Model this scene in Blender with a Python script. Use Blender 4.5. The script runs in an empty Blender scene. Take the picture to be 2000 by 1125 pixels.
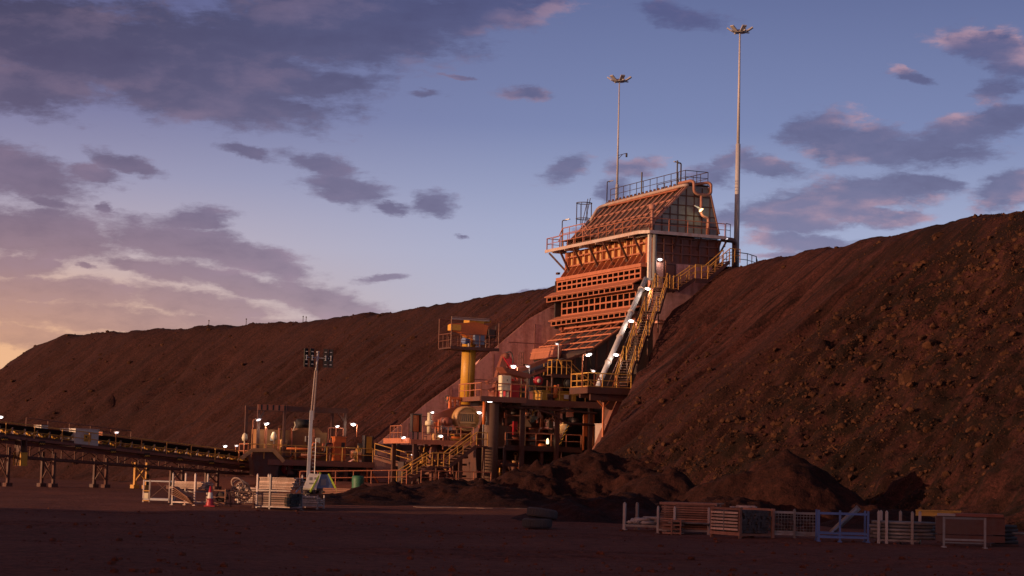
import bpy, math, random
import numpy as np
from mathutils import Vector, Matrix

random.seed(7)
sc = bpy.context.scene
col = sc.collection
R = math.radians

# ------------------------------------------------------------------ camera
CAM_H, PITCH, ROLL, FPX = 1.7, R(5.25), R(1.5), 4000.0
cam = bpy.data.cameras.new('camera')
cam.sensor_width = 36.0
cam.lens = 36.0 * FPX / 2000.0
cam.clip_start = 0.5
cam.clip_end = 6000
camo = bpy.data.objects.new('camera', cam)
col.objects.link(camo)
_F = np.array([0, math.cos(PITCH), math.sin(PITCH)])
_Rt = np.array([1.0, 0, 0])
_Up = np.array([0, -math.sin(PITCH), math.cos(PITCH)])
_RR = _Rt * math.cos(ROLL) + _Up * math.sin(ROLL)
_UU = _Up * math.cos(ROLL) - _Rt * math.sin(ROLL)
_C = np.array([0, 0, CAM_H])
camo.matrix_world = Matrix(((_RR[0], _UU[0], -_F[0], 0), (_RR[1], _UU[1], -_F[1], 0),
                            (_RR[2], _UU[2], -_F[2], CAM_H), (0, 0, 0, 1)))
sc.camera = camo


def ray(px, py):
    return _F + _RR * (px - 1000) / FPX + _UU * (562.5 - py) / FPX


def W(px, py, Y):
    """World point at ground distance Y that the survey of the site put there."""
    d = ray(px, py)
    return _C + d * (Y / d[1])


# the plant stands turned on the site: its own axes
ANG = R(24.2)
LX = np.array([math.cos(ANG), math.sin(ANG), 0])
LY = np.array([-math.sin(ANG), math.cos(ANG), 0])
O0 = W(1270, 500, 165.0)
O0[2] = 0


def S(px, py, y):
    """Plant coordinates (x out-in, y along the embankment, z up) on the plane of that y."""
    d = ray(px, py)
    t = (y - (_C - O0) @ LY) / (d @ LY)
    q = _C + d * t - O0
    return (float(q @ LX), y, float(q[2]))


def to_world(p):
    return O0 + LX * p[0] + LY * p[1] + np.array([0, 0, p[2]])


# ------------------------------------------------------------------ light
SUN_AZ, SUN_EL = R(-117.0), R(6.5)       # azimuth from +Y, low over the left shoulder
sun = bpy.data.lights.new('sun', 'SUN')
sun.energy = 4.0
sun.angle = R(0.5)
sun.color = (1.0, 0.56, 0.30)
suno = bpy.data.objects.new('sun', sun)
col.objects.link(suno)
sd = Vector((math.sin(SUN_AZ) * math.cos(SUN_EL), math.cos(SUN_AZ) * math.cos(SUN_EL), math.sin(SUN_EL)))
suno.rotation_euler = (-sd).to_track_quat('-Z', 'Y').to_euler()
suno.location = (-80, -30, 60)

sc.view_settings.view_transform = 'Standard'
sc.view_settings.look = 'None'
sc.view_settings.gamma = 1.0
sc.view_settings.exposure = 0.0
sc.view_settings.use_curve_mapping = False
sc.render.engine = 'CYCLES'
sc.cycles.max_bounces = 4
sc.cycles.diffuse_bounces = 2
sc.cycles.glossy_bounces = 2
sc.cycles.transmission_bounces = 2
sc.cycles.volume_bounces = 0
sc.cycles.caustics_reflective = False
sc.cycles.caustics_refractive = False


def s2l(c):
    return tuple((x / 255 / 12.92 if x / 255 <= 0.04045 else ((x / 255 + 0.055) / 1.055) ** 2.4) for x in c)


# ------------------------------------------------------------------ node helper
class NT:
    def __init__(s, nt):
        s.nt = nt
        s.N = nt.nodes
        s.L = nt.links

    def n(s, t, **kw):
        nd = s.N.new(t)
        for k, v in kw.items():
            setattr(nd, k, v)
        return nd

    def put(s, sock, v):
        if isinstance(v, bpy.types.NodeSocket):
            s.L.new(v, sock)
        elif v is not None:
            sock.default_value = v

    def math(s, op, a, b=None, c=None, clamp=False):
        nd = s.n('ShaderNodeMath', operation=op, use_clamp=clamp)
        s.put(nd.inputs[0], a)
        s.put(nd.inputs[1], b)
        s.put(nd.inputs[2], c)
        return nd.outputs[0]

    def vmath(s, op, a, b=None, out=0):
        nd = s.n('ShaderNodeVectorMath', operation=op)
        s.put(nd.inputs[0], a)
        s.put(nd.inputs[1], b)
        return nd.outputs[out]

    def scale(s, v, k):
        nd = s.n('ShaderNodeVectorMath', operation='SCALE')
        s.put(nd.inputs[0], v)
        s.put(nd.inputs['Scale'], k)
        return nd.outputs[0]

    def noise(s, vec, scale, detail=4, rough=0.55, out='Fac', dist=0.0):
        nd = s.n('ShaderNodeTexNoise')
        s.put(nd.inputs['Vector'], vec)
        s.put(nd.inputs['Scale'], scale)
        nd.inputs['Detail'].default_value = detail
        nd.inputs['Roughness'].default_value = rough
        nd.inputs['Distortion'].default_value = dist
        return nd.outputs[out]

    def mapr(s, v, a, b, c=0.0, d=1.0, kind='SMOOTHSTEP'):
        nd = s.n('ShaderNodeMapRange', interpolation_type=kind)
        s.put(nd.inputs[0], v)
        for i, k in enumerate((a, b, c, d)):
            nd.inputs[1 + i].default_value = k
        return nd.outputs[0]

    def mix(s, f, a, b, blend='MIX'):
        nd = s.n('ShaderNodeMix', data_type='RGBA', blend_type=blend)
        s.put(nd.inputs[0], f)
        for i, v in ((6, a), (7, b)):
            if isinstance(v, tuple) and len(v) == 3:
                v = v + (1,)
            s.put(nd.inputs[i], v)
        return nd.outputs[2]

    def ramp(s, v, stops):
        nd = s.n('ShaderNodeValToRGB')
        s.put(nd.inputs[0], v)
        e = nd.color_ramp.elements
        while len(e) < len(stops):
            e.new(0.5)
        for el, (p, c) in zip(e, stops):
            el.position = p
            el.color = tuple(c) + (1,)
        return nd.outputs[0]

    def mapping(s, v, loc, rot, scale):
        nd = s.n('ShaderNodeMapping', vector_type='TEXTURE')
        s.put(nd.inputs[0], v)
        nd.inputs[1].default_value = loc
        nd.inputs[2].default_value = rot
        nd.inputs[3].default_value = scale
        return nd.outputs[0]

    def xyz(s, v):
        nd = s.n('ShaderNodeSeparateXYZ')
        s.put(nd.inputs[0], v)
        return nd.outputs

    def comb(s, x, y, z=0.0):
        nd = s.n('ShaderNodeCombineXYZ')
        for i, v in enumerate((x, y, z)):
            s.put(nd.inputs[i], v)
        return nd.outputs[0]


# ------------------------------------------------------------------ sky
CLOUDS = [  # px, py, rx, ry, tilt(deg, + falls to the right), weight
    (330, 120, 330, 95, 4, 1), (90, 70, 260, 90, 0, 1), (640, 50, 330, 85, -8, 1), (880, 20, 220, 55, -10, .9),
    (430, 200, 210, 42, 3, 1), (40, 170, 150, 60, 0, .9), (640, 165, 130, 28, -8, .8),
    (40, 345, 115, 48, 14, 1), (245, 322, 75, 20, 12, .9), (190, 350, 55, 22, 6, .9), (90, 398, 60, 13, 6, .8),
    (490, 303, 55, 15, 8, .9), (625, 320, 95, 18, 5, .9), (675, 367, 85, 28, 4, 1), (760, 405, 48, 13, 2, .9),
    (845, 400, 50, 22, -4, .9), (200, 407, 20, 13, 0, .9), (380, 425, 75, 22, -4, 1),
    (80, 455, 150, 52, 6, 1), (330, 470, 150, 40, 8, 1), (470, 495, 150, 28, 9, 1),
    (165, 521, 24, 8, 0, .9), (40, 518, 100, 24, 0, .9), (290, 526, 100, 18, 8, .9), (450, 545, 140, 20, 8, 1),
    (640, 588, 110, 30, 12, 1), (110, 570, 230, 26, 0, .95), (130, 615, 330, 26, 0, .9), (400, 590, 150, 26, 4, 1), (40, 655, 190, 26, 0, .85), (420, 622, 200, 16, 0, .8),
    (745, 540, 48, 10, -14, .8), (905, 463, 18, 6, 0, .7), (1108, 330, 60, 26, -16, .75),
    (850, 182, 48, 9, -3, .6), (905, 152, 30, 6, 4, .5), (590, 208, 30, 11, 0, .5),
    (1030, 183, 55, 14, 0, .75), (1340, 30, 130, 30, 8, .45),
    (1610, 250, 75, 34, -6, 1), (1690, 280, 130, 38, 5, 1), (1800, 290, 130, 26, 3, 1), (1880, 262, 110, 26, -12, 1), (1945, 235, 80, 26, -10, .9),
    (1960, 175, 60, 26, -16, .8), (1940, 90, 95, 32, 6, .9), (1990, 130, 60, 20, 0, .7), (1785, 145, 40, 13, 20, .7),
    (1500, 325, 80, 20, 5, .9), (1425, 312, 45, 20, -14, .9), (1250, 335, 55, 22, -10, .7), (1200, 375, 45, 22, 0, .6),
    (1390, 345, 55, 26, 0, .7),
    (1565, 400, 120, 32, -8, 1), (1690, 378, 135, 34, -6, 1), (1800, 358, 75, 16, 6, 1), (1540, 430, 100, 24, 2, 1), (1680, 418, 120, 20, 4, .9), (1770, 425, 60, 14, 4, .8),
    (1570, 468, 110, 18, 0, .85), (1970, 370, 60, 34, -22, 1), (1530, 495, 60, 10, -6, .7),
    (1420, 430, 45, 22, 0, .6), (1150, 450, 50, 14, 0, .45), (1030, 575, 60, 7, -6, .6),
]
world = bpy.data.worlds.new('World')
sc.world = world
world.use_nodes = True
w = NT(world.node_tree)
w.N.clear()
gen = w.n('ShaderNodeTexCoord').outputs['Generated']
gx, gy, gz = w.xyz(gen)
az = w.math('ARCTAN2', gx, gy)
el = w.math('ARCSINE', gz)
# clear-sky colours by height, cooler away from the sunset and warmer towards it
eln = w.math('DIVIDE', el, R(30.0), clamp=True)


def E(deg):
    return deg / 30.0


rt = w.ramp(eln, [(E(0), s2l((176, 186, 212))), (E(4.8), s2l((170, 180, 211))), (E(7), s2l((152, 164, 203))),
                  (E(9.8), s2l((109, 126, 178))), (E(13.3), s2l((86, 102, 156))), (E(30), s2l((46, 52, 94)))])
lf = w.ramp(eln, [(E(0), s2l((245, 180, 112))), (E(3.0), s2l((232, 168, 118))), (E(4.6), s2l((214, 172, 150))),
                  (E(6.2), s2l((190, 172, 184))), (E(8), s2l((150, 146, 180))), (E(10), s2l((112, 112, 160))), (E(13.3), s2l((80, 84, 140))),
                  (E(30), s2l((46, 44, 84)))])
wl = w.mapr(az, R(-16), R(5), 1.0, 0.0)
base = w.mix(wl, rt, lf)
# low warm band where the sun is going down
dz = w.math('DIVIDE', w.math('SUBTRACT', az, R(-17.0)), R(8.0))
de = w.math('DIVIDE', w.math('SUBTRACT', el, R(2.6)), R(2.1))
g = w.math('EXPONENT', w.math('MULTIPLY', w.math('ADD', w.math('MULTIPLY', dz, dz), w.math('MULTIPLY', de, de)), -1.0))
base = w.mix(w.math('MULTIPLY', g, 0.72), base, s2l((240, 172, 104)))
def desat(c, k):
    h = w.n('ShaderNodeHueSaturation')
    h.inputs['Saturation'].default_value = k
    w.put(h.inputs['Color'], c)
    return h.outputs[0]
base = desat(base, .84)
# cloud field in sky angles
p = w.comb(az, el, 0.0)
def cen(v):
    return w.vmath('SUBTRACT', v, (.5, .5, .5))
ps = w.vmath('MULTIPLY', p, (1.0, 2.3, 1.0))
wob1 = cen(w.noise(ps, 16, 3, .55, 'Color'))
wob2 = cen(w.noise(ps, 70, 6, .68, 'Color'))
pw = w.vmath('ADD', p, w.vmath('MULTIPLY', wob1, (.026, .011, 0)))
pw = w.vmath('ADD', pw, w.vmath('MULTIPLY', wob2, (.017, .0075, 0)))
acc = None
for (cx, cy, rx, ry, tilt, wt) in CLOUDS:
    d = ray(cx, cy)
    d = d / np.linalg.norm(d)
    a0, e0 = math.atan2(d[0], d[1]), math.asin(d[2])
    m = w.mapping(pw, (a0, e0, 0), (0, 0, -R(tilt) - ROLL), (rx * 1.12 / FPX, ry * 1.15 / FPX, 1))
    ln = w.vmath('LENGTH', m, None, 1)
    if wt < 1:
        ln = w.math('ADD', ln, (1 - wt) * .55)
    if acc is None:
        acc = ln
    else:
        acc = w.math('SMOOTH_MIN', acc, ln, 0.12)
pq = w.vmath('ADD', ps, w.vmath('MULTIPLY', wob2, (.010, .008, 0)))
n1 = w.noise(pq, 48, 9, .64)
n2 = w.noise(w.vmath('ADD', pq, (.0045, -.0085, 0)), 48, 5, .6)
n3 = w.noise(ps, 15, 3, .5)
nf = w.noise(w.vmath('MULTIPLY', pq, (.6, 1.5, 1)), 120, 6, .7)
dens = w.math('ADD', w.math('MULTIPLY', w.math('SUBTRACT', 1.0, acc), 1.15), w.math('MULTIPLY', w.math('SUBTRACT', n1, .5), 1.7))
dens = w.math('ADD', dens, w.math('MULTIPLY', w.math('SUBTRACT', n3, .5), .7))
dens = w.math('ADD', dens, w.math('MULTIPLY', w.math('SUBTRACT', nf, .5), .6))
cov = w.mapr(dens, -.26, .46, 0, .95)
thick = w.mapr(dens, .1, 1.1)
# cloud body: greyer blue high up, mauve low and towards the sunset
cb_r = w.ramp(eln, [(E(4), s2l((140, 140, 172))), (E(7), s2l((112, 114, 154))), (E(10), s2l((94, 98, 142))),
                    (E(13.3), s2l((74, 82, 134)))])
cb_l = w.ramp(eln, [(E(2.5), s2l((212, 150, 108))), (E(3.6), s2l((198, 142, 114))), (E(5.4), s2l((156, 122, 132))), (E(7), s2l((124, 106, 132))),
                    (E(9), s2l((98, 90, 124))), (E(11), s2l((76, 72, 108))), (E(13.3), s2l((58, 60, 94)))])
body = desat(w.mix(wl, cb_r, cb_l), .86)
n4 = w.noise(w.vmath('ADD', ps, (.012, -.030, 0)), 15, 3, .5)
relief = w.math('ADD', w.math('MULTIPLY', w.math('SUBTRACT', n1, n2), 1.4), w.math('MULTIPLY', w.math('SUBTRACT', n3, n4), 2.2))
body = w.mix(w.math('MULTIPLY', w.math('MAXIMUM', relief, 0.0), .22, clamp=True), body, s2l((176, 150, 176)))
body = w.mix(w.math('MULTIPLY', w.math('MAXIMUM', w.math('MULTIPLY', relief, -1.0), 0.0), .35, clamp=True), body, s2l((60, 58, 92)))
# sunlit pink upper-left shoulders, where the cloud is thin and the broad noise falls away
pink = w.math('MULTIPLY', w.math('SUBTRACT', 1.0, thick), w.mapr(n3, .47, .62))
pink = w.math('MULTIPLY', pink, w.mapr(relief, -.15, .5))
pink = w.math('MULTIPLY', pink, w.math('ADD', w.math('MULTIPLY', w.mapr(az, R(-3), R(6)), .85), .15))
body = w.mix(w.math('MULTIPLY', pink, .75), body, s2l((202, 160, 170)))
skyc = w.mix(cov, base, body)
# physical dusk sky blended in for the part of the dome round and above
nish = w.n('ShaderNodeTexSky', sky_type='NISHITA', sun_disc=False, sun_elevation=SUN_EL, sun_rotation=SUN_AZ)
nis = w.scale(nish.outputs[0], 0.06)
skyc = w.mix(w.mapr(el, R(13.5), R(40), 0.0, 0.6), skyc, nis)
# afterglow round the low sun, behind the left shoulder
ga_ = w.math('DIVIDE', w.math('SUBTRACT', az, R(-125.0)), R(48.0))
ge_ = w.math('DIVIDE', w.math('SUBTRACT', el, R(4.0)), R(22.0))
gg = w.math('EXPONENT', w.math('MULTIPLY', w.math('ADD', w.math('MULTIPLY', ga_, ga_), w.math('MULTIPLY', ge_, ge_)), -1.0))
skyc = w.mix(gg, skyc, (1.8, .68, .42))
bg = w.n('ShaderNodeBackground')
w.put(bg.inputs[0], skyc)
bg.inputs[1].default_value = 1.0
w.L.new(bg.outputs[0], w.n('ShaderNodeOutputWorld').inputs[0])
world.cycles.sampling_method = 'MANUAL'
world.cycles.sample_map_resolution = 512


# ------------------------------------------------------------------ materials
MATS = {}


def earth(name, dark, mid, light, coarse=.05, streak=0.0, olive=None, bump=.6, grain=2.2, speck=0.0):
    m = bpy.data.materials.new(name)
    m.use_nodes = True
    t = NT(m.node_tree)
    bsdf = t.N['Principled BSDF']
    oc = t.n('ShaderNodeTexCoord').outputs['Object']
    n1 = t.noise(oc, coarse, 5, .6)
    n2 = t.noise(oc, coarse * 9, 5, .65)
    n3 = t.noise(oc, grain, 6, .7)
    v = t.math('ADD', t.math('MULTIPLY', n1, .45), t.math('ADD', t.math('MULTIPLY', n2, .3), t.math('MULTIPLY', n3, .35)))
    if streak:
        sv = t.vmath('MULTIPLY', oc, (.05, 1.0, .05))
        s1 = t.noise(sv, .9, 5, .65)
        v = t.math('ADD', v, t.math('MULTIPLY', t.math('SUBTRACT', s1, .5), streak))
        wv = t.vmath('ADD', t.vmath('MULTIPLY', oc, (.03, .62, .03)), t.scale(t.noise(oc, .09, 3, .5, 'Color'), .55))
        ln = t.math('ABSOLUTE', t.math('SUBTRACT', t.noise(wv, 1.0, 3, .55), .5))
        ox_, oy_, oz_ = t.xyz(oc)
        lm = t.mapr(t.noise(oc, .06, 2), .36, .54)
        v = t.math('SUBTRACT', v, t.math('MULTIPLY', t.math('MULTIPLY', t.mapr(ln, .0, .034, 1, 0), lm), .30))
    c = t.ramp(v, [(.36, dark), (.53, mid), (.74, light)])
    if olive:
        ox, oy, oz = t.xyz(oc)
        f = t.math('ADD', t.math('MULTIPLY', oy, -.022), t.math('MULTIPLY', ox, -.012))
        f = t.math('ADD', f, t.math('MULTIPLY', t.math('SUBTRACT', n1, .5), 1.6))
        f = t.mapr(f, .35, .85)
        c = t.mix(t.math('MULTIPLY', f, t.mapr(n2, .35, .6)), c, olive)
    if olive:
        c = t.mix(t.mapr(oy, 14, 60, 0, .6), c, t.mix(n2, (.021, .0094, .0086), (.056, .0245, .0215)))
    if speck:
        sp = t.math('ADD', t.math('MULTIPLY', t.noise(oc, 4.2, 4, .75), .6), t.math('MULTIPLY', t.noise(oc, 11.0, 2, .6), .4))
        hs = t.n('ShaderNodeHueSaturation')
        t.put(hs.inputs['Color'], c)
        t.put(hs.inputs['Value'], t.mapr(sp, .36, .66, 1 - speck * .8, 1 + speck * 1.0, 'LINEAR'))
        c = hs.outputs[0]
    t.put(bsdf.inputs['Base Color'], c)
    bsdf.inputs['Roughness'].default_value = .95
    bsdf.inputs['Specular IOR Level'].default_value = .15
    b = t.n('ShaderNodeBump')
    b.inputs['Strength'].default_value = bump
    b.inputs['Distance'].default_value = .12
    t.put(b.inputs['Height'], t.math('ADD', n3, t.math('MULTIPLY', t.noise(oc, grain * 3.3, 3, .6), .4)))
    t.L.new(b.outputs[0], bsdf.inputs['Normal'])
    MATS[name] = m
    return m


def paint(name, colr, dust=(.16, .055, .03), amount=.45, rough=.55, metal=0.0, scale=.9, bump=.0, streaks=.35, vary=.16):
    """Painted or bare steel with rust-red dust lying on it in patches and runs."""
    m = bpy.data.materials.new(name)
    m.use_nodes = True
    t = NT(m.node_tree)
    bsdf = t.N['Principled BSDF']
    oc = t.n('ShaderNodeTexCoord').outputs['Object']
    n1 = t.noise(oc, scale, 5, .65)
    n2 = t.noise(t.vmath('MULTIPLY', oc, (3.5, 3.5, .25)), scale, 4, .6)
    n3 = t.noise(oc, scale * 7, 3, .6)
    f = t.math('ADD', t.math('MULTIPLY', n1, 1 - streaks), t.math('MULTIPLY', n2, streaks))
    f = t.math('ADD', f, t.math('MULTIPLY', t.math('SUBTRACT', n3, .5), .25))
    f = t.mapr(f, .62 - amount * .5, .78 - amount * .28, 0, min(1, amount * 1.5))
    c = t.mix(f, colr, dust)
    c = t.mix(t.mapr(n3, .3, .8, 0, .35), c, tuple(x * .6 for x in colr))
    rnd = t.n('ShaderNodeObjectInfo').outputs['Random']
    hs = t.n('ShaderNodeHueSaturation')
    t.put(hs.inputs['Color'], c)
    t.put(hs.inputs['Value'], t.mapr(rnd, 0, 1, 1 - vary, 1 + vary * .5, 'LINEAR'))
    c = hs.outputs[0]
    t.put(bsdf.inputs['Base Color'], c)
    t.put(bsdf.inputs['Roughness'], t.mapr(f, 0, 1, rough, .95, 'LINEAR'))
    bsdf.inputs['Metallic'].default_value = metal
    if bump:
        b = t.n('ShaderNodeBump')
        b.inputs['Strength'].default_value = bump
        b.inputs['Distance'].default_value = .05
        t.put(b.inputs['Height'], n3)
        t.L.new(b.outputs[0], bsdf.inputs['Normal'])
    MATS[name] = m
    return m


def glow(name, colr, k):
    m = bpy.data.materials.new(name)
    m.use_nodes = True
    t = NT(m.node_tree)
    bsdf = t.N['Principled BSDF']
    bsdf.inputs['Base Color'].default_value = tuple(colr) + (1,)
    bsdf.inputs['Emission Color'].default_value = tuple(colr) + (1,)
    oc = t.n('ShaderNodeTexCoord').outputs['Object']
    t.put(bsdf.inputs['Emission Strength'], t.mapr(t.noise(oc, 9, 1), .3, .7, k * .85, k))
    MATS[name] = m
    return m


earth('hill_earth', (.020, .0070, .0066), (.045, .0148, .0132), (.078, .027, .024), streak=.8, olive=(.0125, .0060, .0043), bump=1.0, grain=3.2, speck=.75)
earth('yard_earth', (.082, .0265, .0165), (.136, .0450, .0275), (.21, .074, .046), coarse=.09, bump=.7, grain=3, speck=.5)
earth('mound_earth', (.015, .0055, .0048), (.028, .0092, .0074), (.050, .0165, .0125), coarse=.2, bump=.9, grain=3, speck=.6)
earth('rock', (.026, .0112, .0070), (.054, .0225, .0128), (.13, .058, .031), coarse=.4, bump=.7, grain=4)
earth('pale_mud', (.12, .075, .065), (.18, .12, .105), (.26, .18, .16), coarse=.5, bump=.4, grain=5)
paint('orange_steel', (.52, .185, .098), dust=(.37, .128, .072), amount=.5)
paint('red_steel', (.22, .055, .036), dust=(.26, .09, .05), amount=.5)
paint('gold_panel', (.60, .35, .15), dust=(.42, .19, .09), amount=.35)
paint('side_panel', (.20, .085, .062), dust=(.24, .085, .055), amount=.45)
paint('grey_sheet', (.27, .265, .26), dust=(.17, .09, .065), amount=.3, rough=.6)
paint('roof_sheet', (.075, .052, .047), dust=(.12, .05, .036), amount=.45)
paint('casing_paint', (.30, .15, .05), dust=(.26, .10, .05), amount=.45)
paint('old_board', (.66, .49, .40), dust=(.36, .18, .12), amount=.38, rough=.85, scale=2.2, vary=.5)
paint('roof_rib', (.42, .20, .15), dust=(.34, .13, .09), amount=.4)
paint('pale_steel', vary=.42, colr=(.52, .43, .40), dust=(.40, .17, .11), amount=.38, rough=.5)
paint('galvanised', (.50, .50, .52), dust=(.34, .17, .12), amount=.25, rough=.45, metal=.2)
paint('dark_steel', vary=.42, colr=(.045, .035, .034), dust=(.10, .035, .024), amount=.4)
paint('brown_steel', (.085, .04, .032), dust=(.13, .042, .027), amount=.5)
paint('yellow_rail', (.62, .33, .06), dust=(.40, .15, .07), amount=.4)
paint('yellow_paint', (.70, .38, .045), dust=(.45, .19, .07), amount=.28, rough=.45, streaks=.6)
paint('orange_paint', (.62, .16, .04), dust=(.35, .11, .05), amount=.25)
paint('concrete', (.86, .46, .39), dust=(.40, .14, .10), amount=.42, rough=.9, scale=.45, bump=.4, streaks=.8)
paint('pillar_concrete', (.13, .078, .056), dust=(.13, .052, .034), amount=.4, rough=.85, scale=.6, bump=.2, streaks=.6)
paint('white_paint', vary=.42, colr=(.72, .68, .62), dust=(.45, .25, .18), amount=.22, rough=.5)
paint('cream_paint', (.78, .70, .50), dust=(.5, .3, .18), amount=.15, rough=.5)
paint('mast_zinc', (.46, .45, .48), dust=(.34, .22, .19), amount=.12, rough=.5)
paint('shaded_zinc', vary=.42, colr=(.27, .255, .25), dust=(.20, .10, .075), amount=.38, rough=.55, metal=.2)  # darker copy of the zinc, shade of the right yard in its colour
paint('shaded_white', vary=.42, colr=(.40, .35, .32), dust=(.28, .13, .09), amount=.35, rough=.6)  # white paint darkened for the shade on the right-hand stillages
paint('blue_paint', (.075, .14, .36), dust=(.2, .1, .09), amount=.2, rough=.5)
paint('blue_steel', (.17, .23, .36), dust=(.2, .12, .1), amount=.3, rough=.5)
paint('timber', vary=.42, colr=(.34, .17, .115), dust=(.25, .1, .065), amount=.45, rough=.85, scale=2.2)
paint('grey_timber', vary=.42, colr=(.30, .21, .175), dust=(.25, .12, .085), amount=.35, rough=.9, scale=2.2)
paint('red_paint', (.45, .022, .035), dust=(.3, .07, .05), amount=.2, rough=.4)
paint('rubber', (.07, .065, .068), dust=(.13, .08, .07), amount=.35, rough=.85)
paint('belt', (.02, .017, .017), dust=(.06, .024, .018), amount=.4, rough=.8)
paint('green_paint', (.03, .13, .07), dust=(.15, .07, .05), amount=.3)
paint('lime_paint', (.50, .68, .06), dust=(.4, .3, .1), amount=.12)
paint('black_paint', vary=.42, colr=(.014, .013, .014), dust=(.05, .02, .016), amount=.25)
glow('lamp_white', (1.0, .93, .92), 5.0)
glow('lamp_dim', (.95, .85, .88), 1.3)
glow('lamp_warm', (1.0, .72, .36), 3.0)


# ------------------------------------------------------------------ mesh building
class MB:
    def __init__(s):
        s.v, s.f, s.sm = [], [], []

    def add(s, vs, fs, smooth=False):
        o = len(s.v)
        s.v += [tuple(map(float, p)) for p in vs]
        s.f += [tuple(i + o for i in f) for f in fs]
        s.sm += [smooth] * len(fs)
        return s

    def box(s, x0, x1, y0, y1, z0, z1):
        return s.add([(x0, y0, z0), (x1, y0, z0), (x1, y1, z0), (x0, y1, z0), (x0, y0, z1), (x1, y0, z1), (x1, y1, z1), (x0, y1, z1)],
                     [(0, 3, 2, 1), (4, 5, 6, 7), (0, 1, 5, 4), (1, 2, 6, 5), (2, 3, 7, 6), (3, 0, 4, 7)])

    def beam(s, a, b, w_, h, up=(0, 0, 1)):
        a, b = Vector(a), Vector(b)
        d = (b - a).normalized()
        u = Vector(up)
        if abs(d.dot(u)) > .98:
            u = Vector((1, 0, 0))
        sx = d.cross(u).normalized() * (w_ / 2)
        sy = sx.cross(d).normalized() * (h / 2)
        vs = [q + i * sx + j * sy for q in (a, b) for (i, j) in ((-1, -1), (1, -1), (1, 1), (-1, 1))]
        return s.add(vs, [(0, 1, 2, 3), (4, 7, 6, 5), (0, 4, 5, 1), (1, 5, 6, 2), (2, 6, 7, 3), (3, 7, 4, 0)])

    def tube(s, a, b, r, n=6, r2=None, cap=True):
        a, b = Vector(a), Vector(b)
        d = (b - a).normalized()
        u = Vector((0, 0, 1)) if abs(d.z) < .95 else Vector((1, 0, 0))
        x = d.cross(u).normalized()
        y = x.cross(d)
        r2 = r if r2 is None else r2
        vs = []
        for q, rr in ((a, r), (b, r2)):
            for i in range(n):
                t = 2 * math.pi * (i + .5) / n
                vs.append(q + x * (rr * math.cos(t)) + y * (rr * math.sin(t)))
        s.add(vs, [(i, (i + 1) % n, n + (i + 1) % n, n + i) for i in range(n)], n > 6)
        if cap:
            o = len(s.v) - 2 * n
            s.f += [tuple(o + i for i in reversed(range(n))), tuple(o + n + i for i in range(n))]
            s.sm += [False, False]
        return s

    def path(s, pts, r, n=6):
        for a, b in zip(pts[:-1], pts[1:]):
            s.tube(a, b, r, n)
        return s

    def curve(s, pts, r, n=8, sub=5):
        """Swept pipe with rounded corners (Catmull-Rom through short corner segments)."""
        P_ = [Vector(q) for q in pts]
        out = [P_[0]]
        for i in range(1, len(P_) - 1):
            a, b, c = P_[i - 1], P_[i], P_[i + 1]
            k = min((b - a).length, (c - b).length) * .45
            k = min(k, r * 4)
            p0, p1 = b + (a - b).normalized() * k, b + (c - b).normalized() * k
            for j in range(sub + 1):
                t = j / sub
                out.append(p0 * (1 - t) ** 2 + b * (2 * t * (1 - t)) + p1 * t * t)
        out.append(P_[-1])
        rings = []
        ref = None
        for i, q in enumerate(out):
            d = (out[min(i + 1, len(out) - 1)] - out[max(i - 1, 0)]).normalized()
            if ref is None:
                ref = d.cross(Vector((0, 0, 1)) if abs(d.z) < .9 else Vector((1, 0, 0))).normalized()
            ref = (ref - d * ref.dot(d)).normalized()
            y = d.cross(ref)
            rings.append([q + ref * (r * math.cos(2 * math.pi * k / n)) + y * (r * math.sin(2 * math.pi * k / n)) for k in range(n)])
        vs = [v for rg in rings for v in rg]
        fs = []
        for i in range(len(rings) - 1):
            for k in range(n):
                fs.append((i * n + k, i * n + (k + 1) % n, (i + 1) * n + (k + 1) % n, (i + 1) * n + k))
        s.add(vs, fs, True)
        o = len(s.v) - len(vs)
        s.f += [tuple(o + i for i in reversed(range(n))), tuple(o + len(vs) - n + i for i in range(n))]
        s.sm += [False, False]
        return s

    def prism(s, poly, axis, t0, t1):
        """2D polygon extruded along axis ('x': poly=(y,z), 'y': (x,z), 'z': (x,y))."""
        def mk(p_, t):
            return {'x': (t, p_[0], p_[1]), 'y': (p_[0], t, p_[1]), 'z': (p_[0], p_[1], t)}[axis]
        n = len(poly)
        vs = [mk(p_, t0) for p_ in poly] + [mk(p_, t1) for p_ in poly]
        return s.add(vs, [tuple(range(n)), tuple(reversed(range(n, 2 * n)))] + [(i, n + i, n + (i + 1) % n, (i + 1) % n) for i in range(n)])

    def lathe(s, c, axis, prof, n=20):
        """Profile [(r, t)] turned about axis through c."""
        ax = Vector(axis).normalized()
        u = Vector((0, 0, 1)) if abs(ax.z) < .9 else Vector((1, 0, 0))
        x = ax.cross(u).normalized()
        y = ax.cross(x)
        c = Vector(c)
        vs = []
        for (r, t) in prof:
            for k in range(n):
                an = 2 * math.pi * k / n
                vs.append(c + ax * t + x * (r * math.cos(an)) + y * (r * math.sin(an)))
        fs = [(i * n + k, i * n + (k + 1) % n, (i + 1) * n + (k + 1) % n, (i + 1) * n + k) for i in range(len(prof) - 1) for k in range(n)]
        s.add(vs, fs, n > 10)
        return s

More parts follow.
